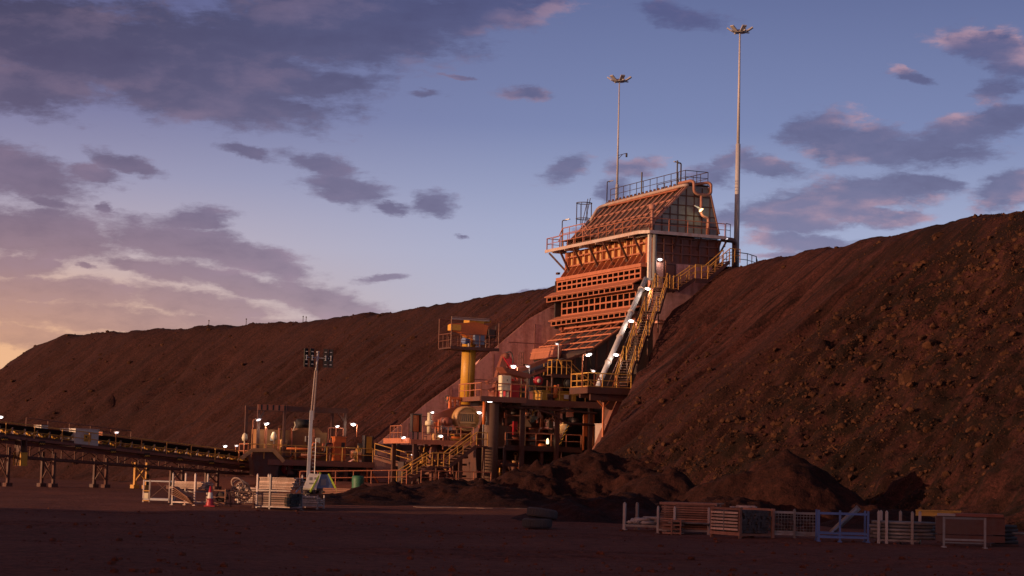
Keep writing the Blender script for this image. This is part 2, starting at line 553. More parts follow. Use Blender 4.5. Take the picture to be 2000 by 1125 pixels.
    def rail(s, pts, h=1.05, sp=1.5, r=.032, mid=True, kick=False):
        P_ = [Vector(q) for q in pts]
        for a, b in zip(P_[:-1], P_[1:]):
            L_ = (b - a).length
            k = max(1, round(L_ / sp))
            for i in range(k + 1):
                q = a.lerp(b, i / k)
                s.tube(q, q + Vector((0, 0, h)), r, 5, cap=False)
            s.tube(a + Vector((0, 0, h)), b + Vector((0, 0, h)), r * 1.1, 5)
            if mid:
                s.tube(a + Vector((0, 0, h * .52)), b + Vector((0, 0, h * .52)), r * .85, 5, cap=False)
            if kick:
                s.beam(a + Vector((0, 0, .08)), b + Vector((0, 0, .08)), .02, .15)
        return s


def link_mesh(name, mb, m, off=(0, 0, 0)):
    me = bpy.data.meshes.new(name)
    ox, oy, oz = off
    me.from_pydata([(x - ox, y - oy, z - oz) for (x, y, z) in mb.v], [], mb.f)
    if any(mb.sm):
        me.polygons.foreach_set('use_smooth', mb.sm)
    for mm in (m if isinstance(m, (list, tuple)) else [m]):
        me.materials.append(MATS[mm] if isinstance(mm, str) else mm)
    me.update()
    o = bpy.data.objects.new(name, me)
    col.objects.link(o)
    return o


def tag(o, label=None, cat=None, group=None, kind=None):
    if label:
        o['label'] = label
    if cat:
        o['category'] = cat
    if group:
        o['group'] = group
    if kind:
        o['kind'] = kind
    return o


class Thing:
    """An Empty at the thing's base, with its parts as children; plant frame unless world=True."""

    def __init__(s, name, label, cat, base, group=None, world=False, rot=0.0):
        s.off = tuple(map(float, base))
        s.world = world
        s.o = bpy.data.objects.new(name, None)
        s.o.empty_display_size = .3
        col.objects.link(s.o)
        if world:
            s.o.location = s.off
            s.o.rotation_euler = (0, 0, rot)
            s.off = (0, 0, 0)            # world things are authored about their own base
        else:
            s.o.location = to_world(s.off)
            s.o.rotation_euler = (0, 0, ANG)
        tag(s.o, label, cat, group)

    def part(s, name, mb, m, parent=None, label=None):
        o = link_mesh(name, mb, m, s.off)
        o.parent = parent or s.o
        if label:
            o['label'] = label
        return o


def solo(name, label, cat, mb, m, base, group=None, kind=None, world=False, rot=0.0):
    """A thing that is one mesh."""
    off = base if not world else (0, 0, 0)
    o = link_mesh(name, mb, m, off)
    o.location = base if world else to_world(base)
    o.rotation_euler = (0, 0, rot if world else ANG)
    return tag(o, label, cat, group, kind)


def copy_tree(o, parent=None):
    c = o.copy()
    col.objects.link(c)
    if parent is not None:
        c.parent = parent
    for ch in list(o.children):
        copy_tree(ch, c)
    return c


# ------------------------------------------------------------------ terrain
def _hash(ix, iy, seed):
    h = (ix * 374761393 + iy * 668265263 + seed * 974634777) & 0xffffffff
    h = ((h ^ (h >> 13)) * 1274126177) & 0xffffffff
    return ((h ^ (h >> 16)) & 0xffff) / 65535.0


def vnoise(x, y, seed=0):
    x, y = np.asarray(x, float), np.asarray(y, float)
    ix, iy = np.floor(x).astype(np.int64), np.floor(y).astype(np.int64)
    fx, fy = x - ix, y - iy
    fx, fy = fx * fx * (3 - 2 * fx), fy * fy * (3 - 2 * fy)
    a, b = _hash(ix, iy, seed), _hash(ix + 1, iy, seed)
    c, d = _hash(ix, iy + 1, seed), _hash(ix + 1, iy + 1, seed)
    return (a * (1 - fx) + b * fx) * (1 - fy) + (c * (1 - fx) + d * fx) * fy - .5


def fbm(x, y, seed=0, octv=4):
    r, a = 0, 1.0
    for i in range(octv):
        r = r + a * vnoise(x * 2 ** i + 17 * i, y * 2 ** i + 31 * i, seed + i)
        a *= .5
    return r


def sstep(v, a, b):
    t = np.clip((np.asarray(v, float) - a) / (b - a), 0, 1)
    return t * t * (3 - 2 * t)


def pad(x, y):
    """The levelled pad under the plant."""
    return .9 * sstep(x, -31, -24) * sstep(y, -9, -3) * (1 - sstep(y, 60, 90))


def EDGE(x):
    return np.interp(x, [-30, -12, -8, -4, 0, 2, 7], [-36, -16.8, -12.3, -7.4, -2.6, -1.2, -1.0])


def hill_h(x, y):
    x, y = np.asarray(x, float), np.asarray(y, float)
    xc = np.interp(y, [-80, -60, -40, -28, -19, -10, -3, 5, 18, 36, 55, 74, 91, 104, 120, 140, 155, 175, 260],
                   [5.5, 6.0, 5.2, 5.9, 6.6, 6.6, 6.8, 6.8, 2.6, 5.2, 4.5, 2.6, 0.0, -4.8, -11.5, -18, -23, -28, -40])
    zc = np.interp(y, [-80, -40, -20, -4, 3, 18, 36, 140, 146, 156, 168, 200], [19.6, 19.7, 19.6, 19.3, 19.3, 19.7, 19.8, 19.6, 18.6, 15, 9, -2])
    d = xc - x
    # soft brow, gentle rise behind, rills down the face
    slope = .765
    face = zc - slope * d
    wob = fbm(y * .12, x * .12, 33, 3) * 2.2
    rg = 1 - 2 * np.abs(fbm(y * .42 + wob * .5, x * .03, 3, 2))
    rill = fbm(y * .55 + wob * .4, x * .045, 6, 4) * .6 - np.clip(rg - .66, 0, 1) * 3.4 + fbm(y * 1.5 + wob, x * .1, 9, 3) * .3
    rill = rill * sstep(d, 1, 9)
    lump = fbm(x * .22, y * .22, 21, 4) * .7 + fbm(x * .9, y * .9, 5, 3) * .22
    rocky = sstep(-y * .9 - x * .6 + 6 * fbm(x * .1, y * .1, 40, 2), 24, 40) * sstep(d, 2, 6)
    rubble = fbm(x * 1.3, y * 1.3, 60, 3) * .75 * rocky
    face = face + rill * (1 - .6 * rocky) + lump * .7 + rubble
    brow = zc + .035 * np.minimum(-d, 12) + fbm(y * .3, x * .3, 77, 4) * .5 + fbm(y * 1.3, x * 1.1, 71, 3) * .25
    k = .9
    hh = np.clip(.5 + .5 * (brow - face) / k, 0, 1)
    top = brow * (1 - hh) + face * hh - k * hh * (1 - hh)
    # near spill edge beside the crusher pocket
    ye = EDGE(x)
    over = np.maximum(0, y - ye) * (y < 9) * (x < 7.0)
    top = top - over * 1.9
    g = pad(x, y) + .0 * x
    # toe flare
    k2 = 2.0
    q = np.clip(.5 + .5 * (top - g) / k2, 0, 1)
    low = g * (1 - q) + top * q + k2 * q * (1 - q) * .5
    return np.where(top < g - 1.5, top, low)


def grid_add(mb, xs, ys, hf):
    X, Y = np.meshgrid(xs, ys)
    Z = hf(X, Y)
    nx = len(xs)
    o = len(mb.v)
    mb.v += list(map(tuple, np.stack([X.ravel(), Y.ravel(), Z.ravel()], 1).tolist()))
    fs = [(o + j * nx + i, o + j * nx + i + 1, o + (j + 1) * nx + i + 1, o + (j + 1) * nx + i)
          for j in range(len(ys) - 1) for i in range(nx - 1)]
    mb.f += fs
    mb.sm += [True] * len(fs)


def hill_clip(X, Y):
    h = hill_h(X, Y)
    g = pad(X, Y)
    return np.where(h < g + .12, g - .5, h) - 1.6 * (np.abs(Y - 18.02) < .01)


mb = MB()
grid_add(mb, np.concatenate([np.arange(-34, 9.9, .26), np.arange(10, 40, 1.5)]), np.arange(-78, 0.9, .3), hill_clip)
grid_add(mb, np.arange(7.0, 46, 1.2), np.arange(-.5, 19.4, .6), lambda X, Y: hill_h(X, Y) * 0 + 19.3 + fbm(X * .4, Y * .4, 8, 3) * .3)
grid_add(mb, np.concatenate([np.arange(-75, -30, 1.2), np.arange(-30, 14, .5), np.arange(14, 50, 2.0)]),
         np.concatenate([[18.02, 18.05], np.arange(18.35, 80, .45), np.arange(80, 215, 1.0)]), hill_clip)
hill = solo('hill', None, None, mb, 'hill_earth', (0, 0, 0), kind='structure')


def rut(X, Y):
    r = 0
    for (a, b, c, w_) in ((58, .10, 0, .32), (60.2, .10, 0, .32), (74, -.06, 2, .4), (76.4, -.06, 2, .4), (47, .22, 5, .3), (49, .22, 5, .3)):
        t = (Y - a - b * X - np.sin(X * .05 + c) * 2.0) / w_
        r = r - .07 * np.exp(-t * t) + .035 * np.exp(-(t - 2) ** 2) + .035 * np.exp(-(t + 2) ** 2)
    return r


def ground_h(X, Y):
    lx = (X - O0[0]) * LX[0] + (Y - O0[1]) * LX[1]
    ly = (X - O0[0]) * LY[0] + (Y - O0[1]) * LY[1]
    far = 1 - sstep(np.hypot(X, Y - 80), 100, 300)
    return pad(lx, ly) + (fbm(X * .12, Y * .12, 14, 4) * .16 + fbm(X * .8, Y * .8, 15, 3) * .05 + rut(X, Y)) * far - .02


mb = MB()
xs = np.concatenate([np.geomspace(2500, 46, 14) * -1, np.arange(-44, 45, .5), np.geomspace(46, 2500, 14)])
ys = np.concatenate([[-400, -120, -40, 0], np.arange(12, 30, .6), np.arange(30, 85, .28), np.arange(85, 125, .55), np.arange(125, 200, 1.2), np.geomspace(202, 4000, 20)])
grid_add(mb, xs, ys, ground_h)
ground = solo('ground', None, None, mb, 'yard_earth', (0, 0, 0), kind='structure', world=True)


mb = MB()
grid_add(mb, np.arange(-115, -38, 2.2), np.arange(-30, 84, 2.2), lambda X, Y: np.where((h_ := np.minimum.reduce([
    (X + 112) * .7, (-42 - X) * .75, (53 - Y) * 1.0, (Y + 28) * .7, X * 0 + 13.0]) + fbm(X * .2, Y * .2, 51, 3) * .9) > .1, h_, -.6))
solo('added_shade_hill', None, None, mb, 'hill_earth', (0, 0, 0), kind='structure', world=True)  # unseen heap added out of frame to shade the right yard and foreground


def mound(name, label, peaks, seed, rough=.25, m='mound_earth', step=.2):
    """peaks: (X, Y, height, radius across, radius deep, sharpness)."""
    x0 = min(q[0] - q[3] for q in peaks) - .6
    x1 = max(q[0] + q[3] for q in peaks) + .6
    y0 = min(q[1] - q[4] for q in peaks) - .6
    y1 = max(q[1] + q[4] for q in peaks) + .6
    bx, by = (x0 + x1) / 2, (y0 + y1) / 2

    def hf(X, Y):
        z = np.full(X.shape, -9.0)
        wx = X + fbm(X * .35, Y * .35, seed, 3) * .9
        wy = Y + fbm(X * .35, Y * .35, seed + 5, 3) * .9
        for (px, py, h, rx, ry, sh) in peaks:
            r = np.sqrt(((wx - px) / rx) ** 2 + ((wy - py) / ry) ** 2)
            c = h * (1 - r) if sh >= 1 else h * (1 - sh) * np.cos(np.minimum(r, 1) * math.pi / 2) ** 1.3 + h * sh * (1 - r)
            c = np.where(r > 1, h * (1 - r), c)
            z = np.maximum(z, c)
        z = z + (fbm(X * .7, Y * .7, seed + 9, 4) * rough * 1.3 + fbm(X * 2.6, Y * 2.6, seed + 12, 3) * (rough * .4 + .12) + np.clip(fbm(X * 1.1, Y * 1.1, seed + 20, 3) - .25, 0, 1) * .7) * sstep(z, -.1, .8)
        return z + ground_h(X, Y) - .06

    mbm = MB()
    grid_add(mbm, np.arange(x0, x1, step), np.arange(y0, y1, step), lambda X, Y: hf(X, Y))
    keep = [f for f in mbm.f if max(mbm.v[i][2] for i in f) > -.25]
    used = sorted({i for f in keep for i in f})
    ren = {i: k for k, i in enumerate(used)}
    m2 = MB()
    m2.add([(mbm.v[i][0] - bx, mbm.v[i][1] - by, mbm.v[i][2]) for i in used], [tuple(ren[i] for i in f) for f in keep], True)
    return solo(name, label, 'mound', m2, m, (bx, by, 0), group='mounds of dumped earth', world=True)


mound('dirt_mound', 'tallest sharp cone of bare dark earth standing in front of the rubble slope',
      [(14.0, 100, 3.5, 4.4, 4.6, .75), (11.6, 100.5, 2.3, 4.2, 4, .5), (16.4, 99, 1.0, 3.5, 3.5, .3)], 3, .22)
mound('dirt_mound', 'wide lumpy dark heap in front of the crusher pillar and strut',
      [(4.9, 131, 3.5, 7.0, 8, .35), (2.0, 129, 2.5, 6, 7, .4), (8.2, 130, 3.2, 6, 7, .3), (11.2, 126, 2.5, 6.5, 6, .3), (-1.2, 126, 1.3, 5.5, 6, .3)], 11, .5)
mound('dirt_mound', 'long low dark bank running from the light tower to the front stairs',
      [(-3.6, 118, 1.35, 5, 7, .2), (-7.0, 116, 1.05, 5, 6, .2), (-10, 114, .55, 3.6, 5, .2), (-1.0, 116, 1.2, 5, 6, .2)], 23, .16)
mound('dirt_mound', 'low rounded dark heap at the foot of the rubble slope right of the cone',
      [(16.3, 86, .8, 3.6, 4, .15), (18.4, 84, .5, 3, 4, .2)], 31, .14)
mound('dirt_mound', 'small low heap just behind the pair of tyres',
      [(2.6, 83, .95, 2.6, 4, .2), (4.6, 84, 1.0, 3.2, 4, .2)], 37, .16)
mound('dirt_mound', 'broad dark heap behind the timber stillages left of the cone',
      [(8.2, 104, 2.0, 4.2, 5, .3), (10.5, 96, 1.1, 4, 5, .25), (6.0, 98, 1.0, 3.6, 5, .25)], 43, .3)


# ------------------------------------------------------------------ the crusher house
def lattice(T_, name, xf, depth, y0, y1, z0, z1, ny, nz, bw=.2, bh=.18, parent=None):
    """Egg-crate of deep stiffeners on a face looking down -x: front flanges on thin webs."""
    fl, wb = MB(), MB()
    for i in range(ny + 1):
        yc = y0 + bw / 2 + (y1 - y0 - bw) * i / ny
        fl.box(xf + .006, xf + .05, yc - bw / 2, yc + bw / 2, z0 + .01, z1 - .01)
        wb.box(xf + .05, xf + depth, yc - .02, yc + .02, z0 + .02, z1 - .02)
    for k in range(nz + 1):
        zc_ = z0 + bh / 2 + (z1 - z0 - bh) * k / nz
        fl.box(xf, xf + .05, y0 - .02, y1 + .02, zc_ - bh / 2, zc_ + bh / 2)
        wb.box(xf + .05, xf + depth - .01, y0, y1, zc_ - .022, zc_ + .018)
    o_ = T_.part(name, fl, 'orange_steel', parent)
    T_.part('shade_web', wb, 'brown_steel', o_)  # web sides get a darker steel in place of their shade
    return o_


B = Thing('crusher_house', 'tall rust orange crusher house with ribbed hopper, sloping roof and overhanging deck on the embankment', 'building', (3, 8, .9))
mb = MB().box(.95, 6.4, 1.35, 16.3, .6, 14.6)
B.part('retaining_wall', mb, 'concrete')
# upper hopper
mb = MB().box(.34, .5, .35, 15.9, 19.1, 21.5)
up = B.part('upper_panel', mb, 'gold_panel')
mb = MB()
for i in range(14):
    y = .9 + i * 1.12
    mb.box(.04, .34, y - .05, y + .05, 18.9, 21.45)
    mb.prism([(.04, 20.15), (-.62, 19.2), (.04, 19.2)], 'y', y - .045, y + .045)
for z in (20.15, 20.95):
    mb.box(.0, .33, .5, 15.9, z - .06, z + .06)
mb.box(.01, .34, .38, .78, 18.9, 21.45)
mb.box(.01, .34, 15.6, 15.95, 18.9, 21.45)
B.part('upper_rib', mb, 'orange_steel', up)
mb = MB().prism([(-.72, 18.88), (-.72, 19.16), (.3, 19.3), (.3, 18.88)], 'y', .25, 16.2)
B.part('hopper_beam', mb, 'orange_steel')
# upper egg-crate
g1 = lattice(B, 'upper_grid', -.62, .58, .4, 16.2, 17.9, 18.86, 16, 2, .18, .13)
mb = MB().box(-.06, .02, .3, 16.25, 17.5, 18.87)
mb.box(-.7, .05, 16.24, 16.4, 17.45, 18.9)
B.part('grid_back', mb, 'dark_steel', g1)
# first sloping ledge and its row of gussets
mb = MB().prism([(-.66, 17.92), (-1.42, 17.5), (-1.42, 17.42), (-.6, 17.84), (.1, 17.84), (.1, 17.92)], 'y', .3, 17.0)
B.part('ledge', mb, 'orange_steel')
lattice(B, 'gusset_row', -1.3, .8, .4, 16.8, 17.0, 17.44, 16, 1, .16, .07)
# lower egg-crate
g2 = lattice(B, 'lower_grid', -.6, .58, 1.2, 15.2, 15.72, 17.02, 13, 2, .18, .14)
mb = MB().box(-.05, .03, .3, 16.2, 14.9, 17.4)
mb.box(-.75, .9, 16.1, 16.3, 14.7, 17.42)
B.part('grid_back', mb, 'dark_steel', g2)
mb = MB().prism([(-.62, 15.72), (-1.36, 15.36), (-1.36, 15.28), (-.56, 15.64), (.1, 15.64), (.1, 15.72)], 'y', .6, 16.2)
B.part('ledge', mb, 'orange_steel')
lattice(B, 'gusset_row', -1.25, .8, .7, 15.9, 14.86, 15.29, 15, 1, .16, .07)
mb = MB()
for y in (2.2, 5.5, 8.8, 12.1, 15.0):
    mb.box(-.6, -.3, y, y + .2, 14.0, 14.9)
    mb.beam((-.45, y + .1, 14.1), (.9, y + .1, 13.2), .16, .16)
mb.box(-.4, .9, 1.0, 16.0, 14.55, 14.85)
B.part('hopper_support', mb, 'red_steel')

# end wall that faces the yard
mb = MB().box(.3, 6.3, .12, .3, 16.9, 21.55)
ew = B.part('end_wall', mb, 'side_panel')
mb = MB()
for i in range(8):
    x = .4 + i * .83
    mb.box(x - .05, x + .05, -.08, .12, 19.3, 21.5)
for z in (19.35, 20.1, 20.85, 21.4):
    mb.box(.35, 6.28, -.076, .115, z - .06, z + .06)
mb.box(6.15, 6.4, -.12, .12, 18.0, 21.5)
B.part('end_rib', mb, 'side_panel', ew)
mb = MB().box(-.1, 5.6, -.28, .118, 14.6, 19.25).box(1.0, 5.6, 1.1, 1.34, 9.0, 14.6).box(1.0, 5.6, .118, 1.1, 14.4, 14.6)
B.part('base_wall', mb, 'concrete')
mb = MB().box(1.2, 2.05, -.36, -.29, 17.1, 19.1)
dr = B.part('door', mb, 'side_panel')
mb = MB()
mb.box(1.08, 1.2, -.4, -.285, 17.05, 19.22)
mb.box(2.05, 2.17, -.4, -.285, 17.05, 19.22)
mb.box(1.2, 2.05, -.4, -.285, 19.1, 19.22)
B.part('door_frame', mb, 'brown_steel', dr)
mb = MB().box(1.85, 1.98, -.42, -.36, 18.0, 18.2)
B.part('handle', mb, 'galvanised', dr)

# overhanging deck
deck_poly = [(-1.02, 17.8), (-1.02, .1), (-.5, -.75), (6.55, -.75), (6.55, .6), (.4, .6), (.4, 17.8)]
mb = MB().prism(deck_poly, 'z', 21.62, 21.74)
dk = B.part('deck', mb, 'pale_steel')
mb = MB()
mb.beam((-1.04, 17.85, 21.64), (-1.04, .1, 21.64), .08, .26)
mb.beam((-1.04, .1, 21.64), (-.5, -.79, 21.64), .08, .26)
mb.beam((-.5, -.79, 21.64), (6.6, -.79, 21.64), .08, .26)
for y in (2, 5, 8, 11, 14, 16.5):
    mb.beam((-.98, y, 21.5), (.4, y, 21.5), .1, .22)
B.part('deck_edge', mb, 'pale_steel', dk)
for y in (1.2, 3.9, 6.6, 9.4, 12.2, 15.0, 17.2):
    mb = MB().beam((-.95, y, 21.45), (-.02 if y < 17 else .3, y - (.0 if y < 17 else 1.1), 19.75), .14, .16)
    mb.box(-.2, .05, y - .25, y + .12, 19.6, 19.78)
    B.part('deck_brace', mb, 'brown_steel')
for x in (2.1, 4.3, 6.2):
    mb = MB().beam((x, -.7, 21.5), (x, -.06, 20.5), .1, .12)
    B.part('deck_brace', mb, 'brown_steel')
mb = MB().rail([(-.98, 16.4, 21.74), (-.98, .1, 21.74), (-.46, -.72, 21.74), (6.5, -.72, 21.74)], 1.05, 1.55, .034)
mb.rail([(-.98, 17.7, 21.74), (-.98, 16.6, 21.74)], 1.05, 1.0, .03)
mb.rail([(-.9, 17.75, 21.74), (.3, 17.75, 21.74)], 1.05, 1.0, .03)
B.part('deck_railing', mb, 'orange_steel')
# raised catwalk over the hopper lip, with bent rails
mb = MB().box(-.95, .05, 10.2, 14.8, 22.25, 22.33)
for y in (10.4, 12.4, 14.6):
    mb.box(-.9, -.8, y, y + .1, 21.74, 22.25)
mb.path([(-.95, 16.2, 22.75), (-.95, 15.2, 22.8), (-.95, 14.6, 23.4), (-.95, 10.4, 23.4), (-.95, 9.6, 22.75), (-.95, 8.6, 22.8)], .045, 6)
mb.path([(-.95, 15.4, 22.3), (-.95, 14.6, 22.9), (-.95, 10.4, 22.9), (-.95, 9.7, 22.25)], .035, 6)
for y in (10.6, 11.9, 13.2, 14.5):
    mb.tube((-.95, y, 22.3), (-.95, y, 23.4), .035, 5)
B.part('catwalk', mb, 'roof_rib')

# roof: sloping sheet, rafters, purlins
RB, RT = (-.12, 22.1), (3.45, 25.85)
def roof_pt(t, lift=0.0):
    dx, dz = RT[0] - RB[0], RT[1] - RB[1]
    L_ = math.hypot(dx, dz)
    return (RB[0] + dx * t - dz / L_ * lift, RB[1] + dz * t + dx / L_ * lift)
mb = MB().prism([roof_pt(0), roof_pt(1), roof_pt(1, -.12), roof_pt(0, -.12)], 'y', .32, 15.4)
mb.box(-.1, .3, .35, 15.5, 21.76, 22.14)
rf = B.part('roof', mb, 'roof_sheet')
mb = MB()
for i in range(14):
    y = .42 + i * 1.14
    a, b = roof_pt(.0, .11), roof_pt(.97, .11)
    mb.beam((a[0], y, a[1]), (b[0], y, b[1]), .07, .2, (0, 1, 0))
B.part('roof_rib', mb, 'roof_rib', rf)
for t in (.12, .38, .64):
    mb = MB().prism([roof_pt(t, -.02), roof_pt(t, .05), roof_pt(t + .03, .05), roof_pt(t + .03, -.02)], 'y', .4, 15.3)
    for i in range(13):
        y = .48 + i * 1.14
        mb.prism([roof_pt(t, -.01), roof_pt(t + .015, .13), roof_pt(t + .032, -.01)], 'y', y + .02, y + .55)
    B.part('purlin', mb, 'roof_rib', rf)
mb = MB().prism([roof_pt(.84, .28), (3.3, 25.86), (3.42, 25.86), roof_pt(.86, .12)], 'y', .9, 13.2)
B.part('eave_plate', mb, 'orange_steel', rf)
# gable
gp = [(-.1, 21.76), (-.1, 22.08), (3.42, 25.8), (5.35, 25.85), (6.35, 22.3), (6.45, 21.76)]
mb = MB().prism(gp, 'y', .16, .31)
gb = B.part('gable', mb, 'grey_sheet')
mb = MB()
def gx0(z):
    return max(-.1, -.1 + (z - 22.08) * 3.52 / 3.72)
def gx1(z):
    return 5.35 + (25.85 - z) * 1.0 / 3.55
for z in (22.55, 23.35, 24.15, 24.95):
    mb.box(gx0(z) + .12, gx1(z) - .1, .09, .16, z - .045, z + .045)
for i in range(9):
    x = .35 + i * .74
    zt = min(25.7, 22.08 + (x + .1) * 3.72 / 3.52 - .15) if x < 3.4 else 25.7
    if x > 5.35:
        zt = min(zt, 25.85 - (x - 5.35) * 3.55 - .15)
    mb.box(x - .035, x + .035, .094, .158, 21.8, zt)
B.part('gable_rib', mb, 'brown_steel', gb)
a, b = roof_pt(0, .02), roof_pt(1, .02)
mb = MB().beam((a[0], .1, a[1]), (b[0], .1, b[1]), .16, .14)
mb.beam((5.4, .1, 25.85), (6.45, .1, 22.0), .1, .12)
for t in (.2, .45, .7):
    q = roof_pt(t, .05)
    mb.prism([(q[0] - .55, q[1] + .02), (q[0] + .1, q[1] + .16), (q[0] + .1, q[1] - .1)], 'y', .02, .14)
B.part('barge_board', mb, 'roof_rib', gb)
mb = MB().prism([(5.35, 25.85), (6.4, 22.1), (6.3, 22.1), (5.25, 25.8)], 'y', .33, 15.4)
B.part('back_sheet', mb, 'brown_steel', rf)
mb = MB().prism([(-.1, 22.1), (3.42, 25.75), (5.3, 25.75), (6.3, 22.1)], 'y', 15.4, 15.5)
B.part('far_gable', mb, 'brown_steel')

# ridge walkway
mb = MB().box(3.2, 5.5, .2, 14.6, 25.9, 26.0)
for i in range(20):
    y = .7 + i * .7
    mb.box(3.16, 3.24, y, y + .12, 25.6, 25.9)
    mb.box(3.3, 3.38, y, y + .3, 26.02, 26.18)
rw = B.part('ridge_walkway', mb, 'brown_steel')
mb = MB().rail([(3.28, 13.8, 26.0), (3.28, .3, 26.0), (5.4, .3, 26.0), (5.4, 9.0, 26.0)], 1.1, 1.25, .03)
B.part('ridge_railing', mb, 'dark_steel', rw)
mb = MB().curve([(1.6, 14.3, 24.2), (2.35, 14.3, 25.45), (2.95, 13.8, 25.72), (2.95, 1.5, 25.78), (3.0, .3, 25.8), (3.35, -.1, 25.85)], .14)
B.part('ridge_pipe', mb, 'pale_steel')
mb = MB().curve([(3.0, .9, 26.05), (3.55, -.1, 26.2), (3.75, -.3, 26.1), (3.78, -.3, 25.3), (4.1, -.32, 25.1), (5.1, -.32, 25.1), (5.35, -.32, 25.3), (5.35, -.32, 26.0), (5.2, -.2, 26.15), (4.1, .2, 26.0), (3.2, .9, 26.0)], .13)
B.part('dust_duct', mb, 'roof_rib')
mb = MB().curve([(4.45, -.32, 25.05), (4.45, -.32, 23.55), (4.6, -.4, 23.3), (5.05, -.42, 23.2), (5.1, -.42, 22.9), (5.1, -.42, 21.8)], .115)
B.part('dust_duct', mb, 'roof_rib')
for x_, y_, z1 in ((3.3, 8.0, 27.9), (3.6, 2.3, 28.2)):
    mb = MB().tube((x_, y_, 25.9), (x_, y_, z1), .07, 6)
    B.part('vent_post', mb, 'black_paint')
# caged ladder at the far end
mb = MB()
for z in (24.5, 25.9):
    mb.lathe((1.6, 15.6, z), (0, 0, 1), [(.72, 0), (.72, .07), (.68, .07), (.68, 0)], 12)
for k in range(8):
    an = k / 8 * 2 * math.pi
    mb.tube((1.6 + .7 * math.cos(an), 15.6 + .7 * math.sin(an), 24.0), (1.6 + .7 * math.cos(an), 15.6 + .7 * math.sin(an), 25.95), .025, 4)
mb.tube((1.1, 15.4, 22), (2.1, 15.4, 26.4), .035, 5)
mb.tube((1.1, 15.9, 22), (2.1, 15.9, 26.4), .035, 5)
B.part('caged_ladder', mb, 'dark_steel')
# pale corner downpipe
mb = MB().box(-.36, -.12, -.42, -.18, 17.9, 21.6)
mb.box(-.42, -.06, -.46, -.14, 17.75, 17.9)
B.part('corner_post', mb, 'white_paint')
mb = MB().tube((.1, -.55, 17.2), (.1, -.55, 21.6), .17, 8)
mb.curve([(.1, -.55, 21.3), (.1, -.5, 21.55), (-.3, .5, 21.5), (-.3, 2.2, 21.5)], .13)
B.part('downpipe', mb, 'grey_sheet')
# sampling fan housing on the deck corner
mb = MB().lathe((.15, .1, 23.6), (0, 0, 1), [(0, .42), (.22, .38), (.27, .2), (.27, -.02), (.2, -.05)], 12)
mb.tube((.15, .1, 21.74), (.15, .1, 23.6), .12, 8)
B.part('vent_cowl', mb, 'roof_rib')
mb = MB().curve([(6.45, -.4, 21.55), (7.6, -.2, 21.55), (8.1, .4, 21.5), (8.15, .5, 19.4)], .22, 10)
B.part('side_duct', mb, 'side_panel')
mb = MB().rail([(6.6, -.7, 21.74), (7.2, -.4, 21.74)], 1.1, .6, .03)
mb.beam((6.5, -.55, 21.45), (7.3, -.35, 21.45), .5, .08)
B.part('side_ledge', mb, 'dark_steel')
mb = MB().beam((6.35, .0, 20.2), (7.0, -.2, 21.5), .14, .14)
B.part('deck_brace', mb, 'brown_steel')
# flood lamp on the gable
q = S(1366, 408, -.6)
mb = MB().beam((q[0] - .45, -.6, q[2] + .25), (q[0] + .25, -.6, q[2] - .1), .12, .1)
mb.lathe((q[0] + .1, -.6, q[2] - .02), (.3, -.5, -.7), [(.0, -.1), (.12, -.1), (.22, .1)], 10)
fl = B.part('flood_lamp', mb, 'galvanised')
mb = MB().lathe((q[0] + .1, -.6, q[2] - .02), (.3, -.5, -.7), [(.21, .1), (.0, .12)], 10)
B.part('lens', mb, 'lamp_warm', fl)


def lamp_light(name, p, energy, colr, size=.25, parent=None):
    l = bpy.data.lights.new(name, 'POINT')
    l.energy = energy
    l.color = colr
    l.shadow_soft_size = size
    o = bpy.data.objects.new(name, l)
    o.location = to_world(p)
    col.objects.link(o)
    return o


lamp_light('lamp_glow', (q[0] + .1, -1.0, q[2] - .15), 22, (1.0, .8, .4), .15)

# ------------------------------------------------------------------ concrete wing wall
WALLP = [(2.6, 19.9), (.39, 18.06), (-2.13, 16.63), (-5.66, 13.64), (-8.83, 10.84), (-11.6, 8.86), (-17.1, 4.3), (-22, .8), (-22, .2), (2.6, .2)]
T = Thing('wing_wall', 'high dust stained concrete wing wall cut down along the slope beside the crusher house', 'wall', (-8, 18, .9))
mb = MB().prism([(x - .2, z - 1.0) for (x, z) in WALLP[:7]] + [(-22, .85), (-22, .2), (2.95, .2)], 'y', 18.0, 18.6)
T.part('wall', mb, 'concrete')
mb = MB()
for z in (3.2, 6.6, 10.0, 13.4, 16.6):
    xs_ = -17.5 + (z - 3.9) * 1.22
    mb.box(max(xs_, -17) + 1.6, 2.4, 17.975, 18.0, z, z + .05)
for x in (-13.5, -9.6, -5.7, -1.8, 1.2):
    zt = np.interp(x, [-17.1, -11.6, -5.66, .39, 2.6], [4.3, 8.86, 13.64, 18.06, 19.9]) - 1.3
    mb.box(x, x + .05, 17.97, 18.0, .5, zt)
T.part('panel_joint', mb, 'side_panel')


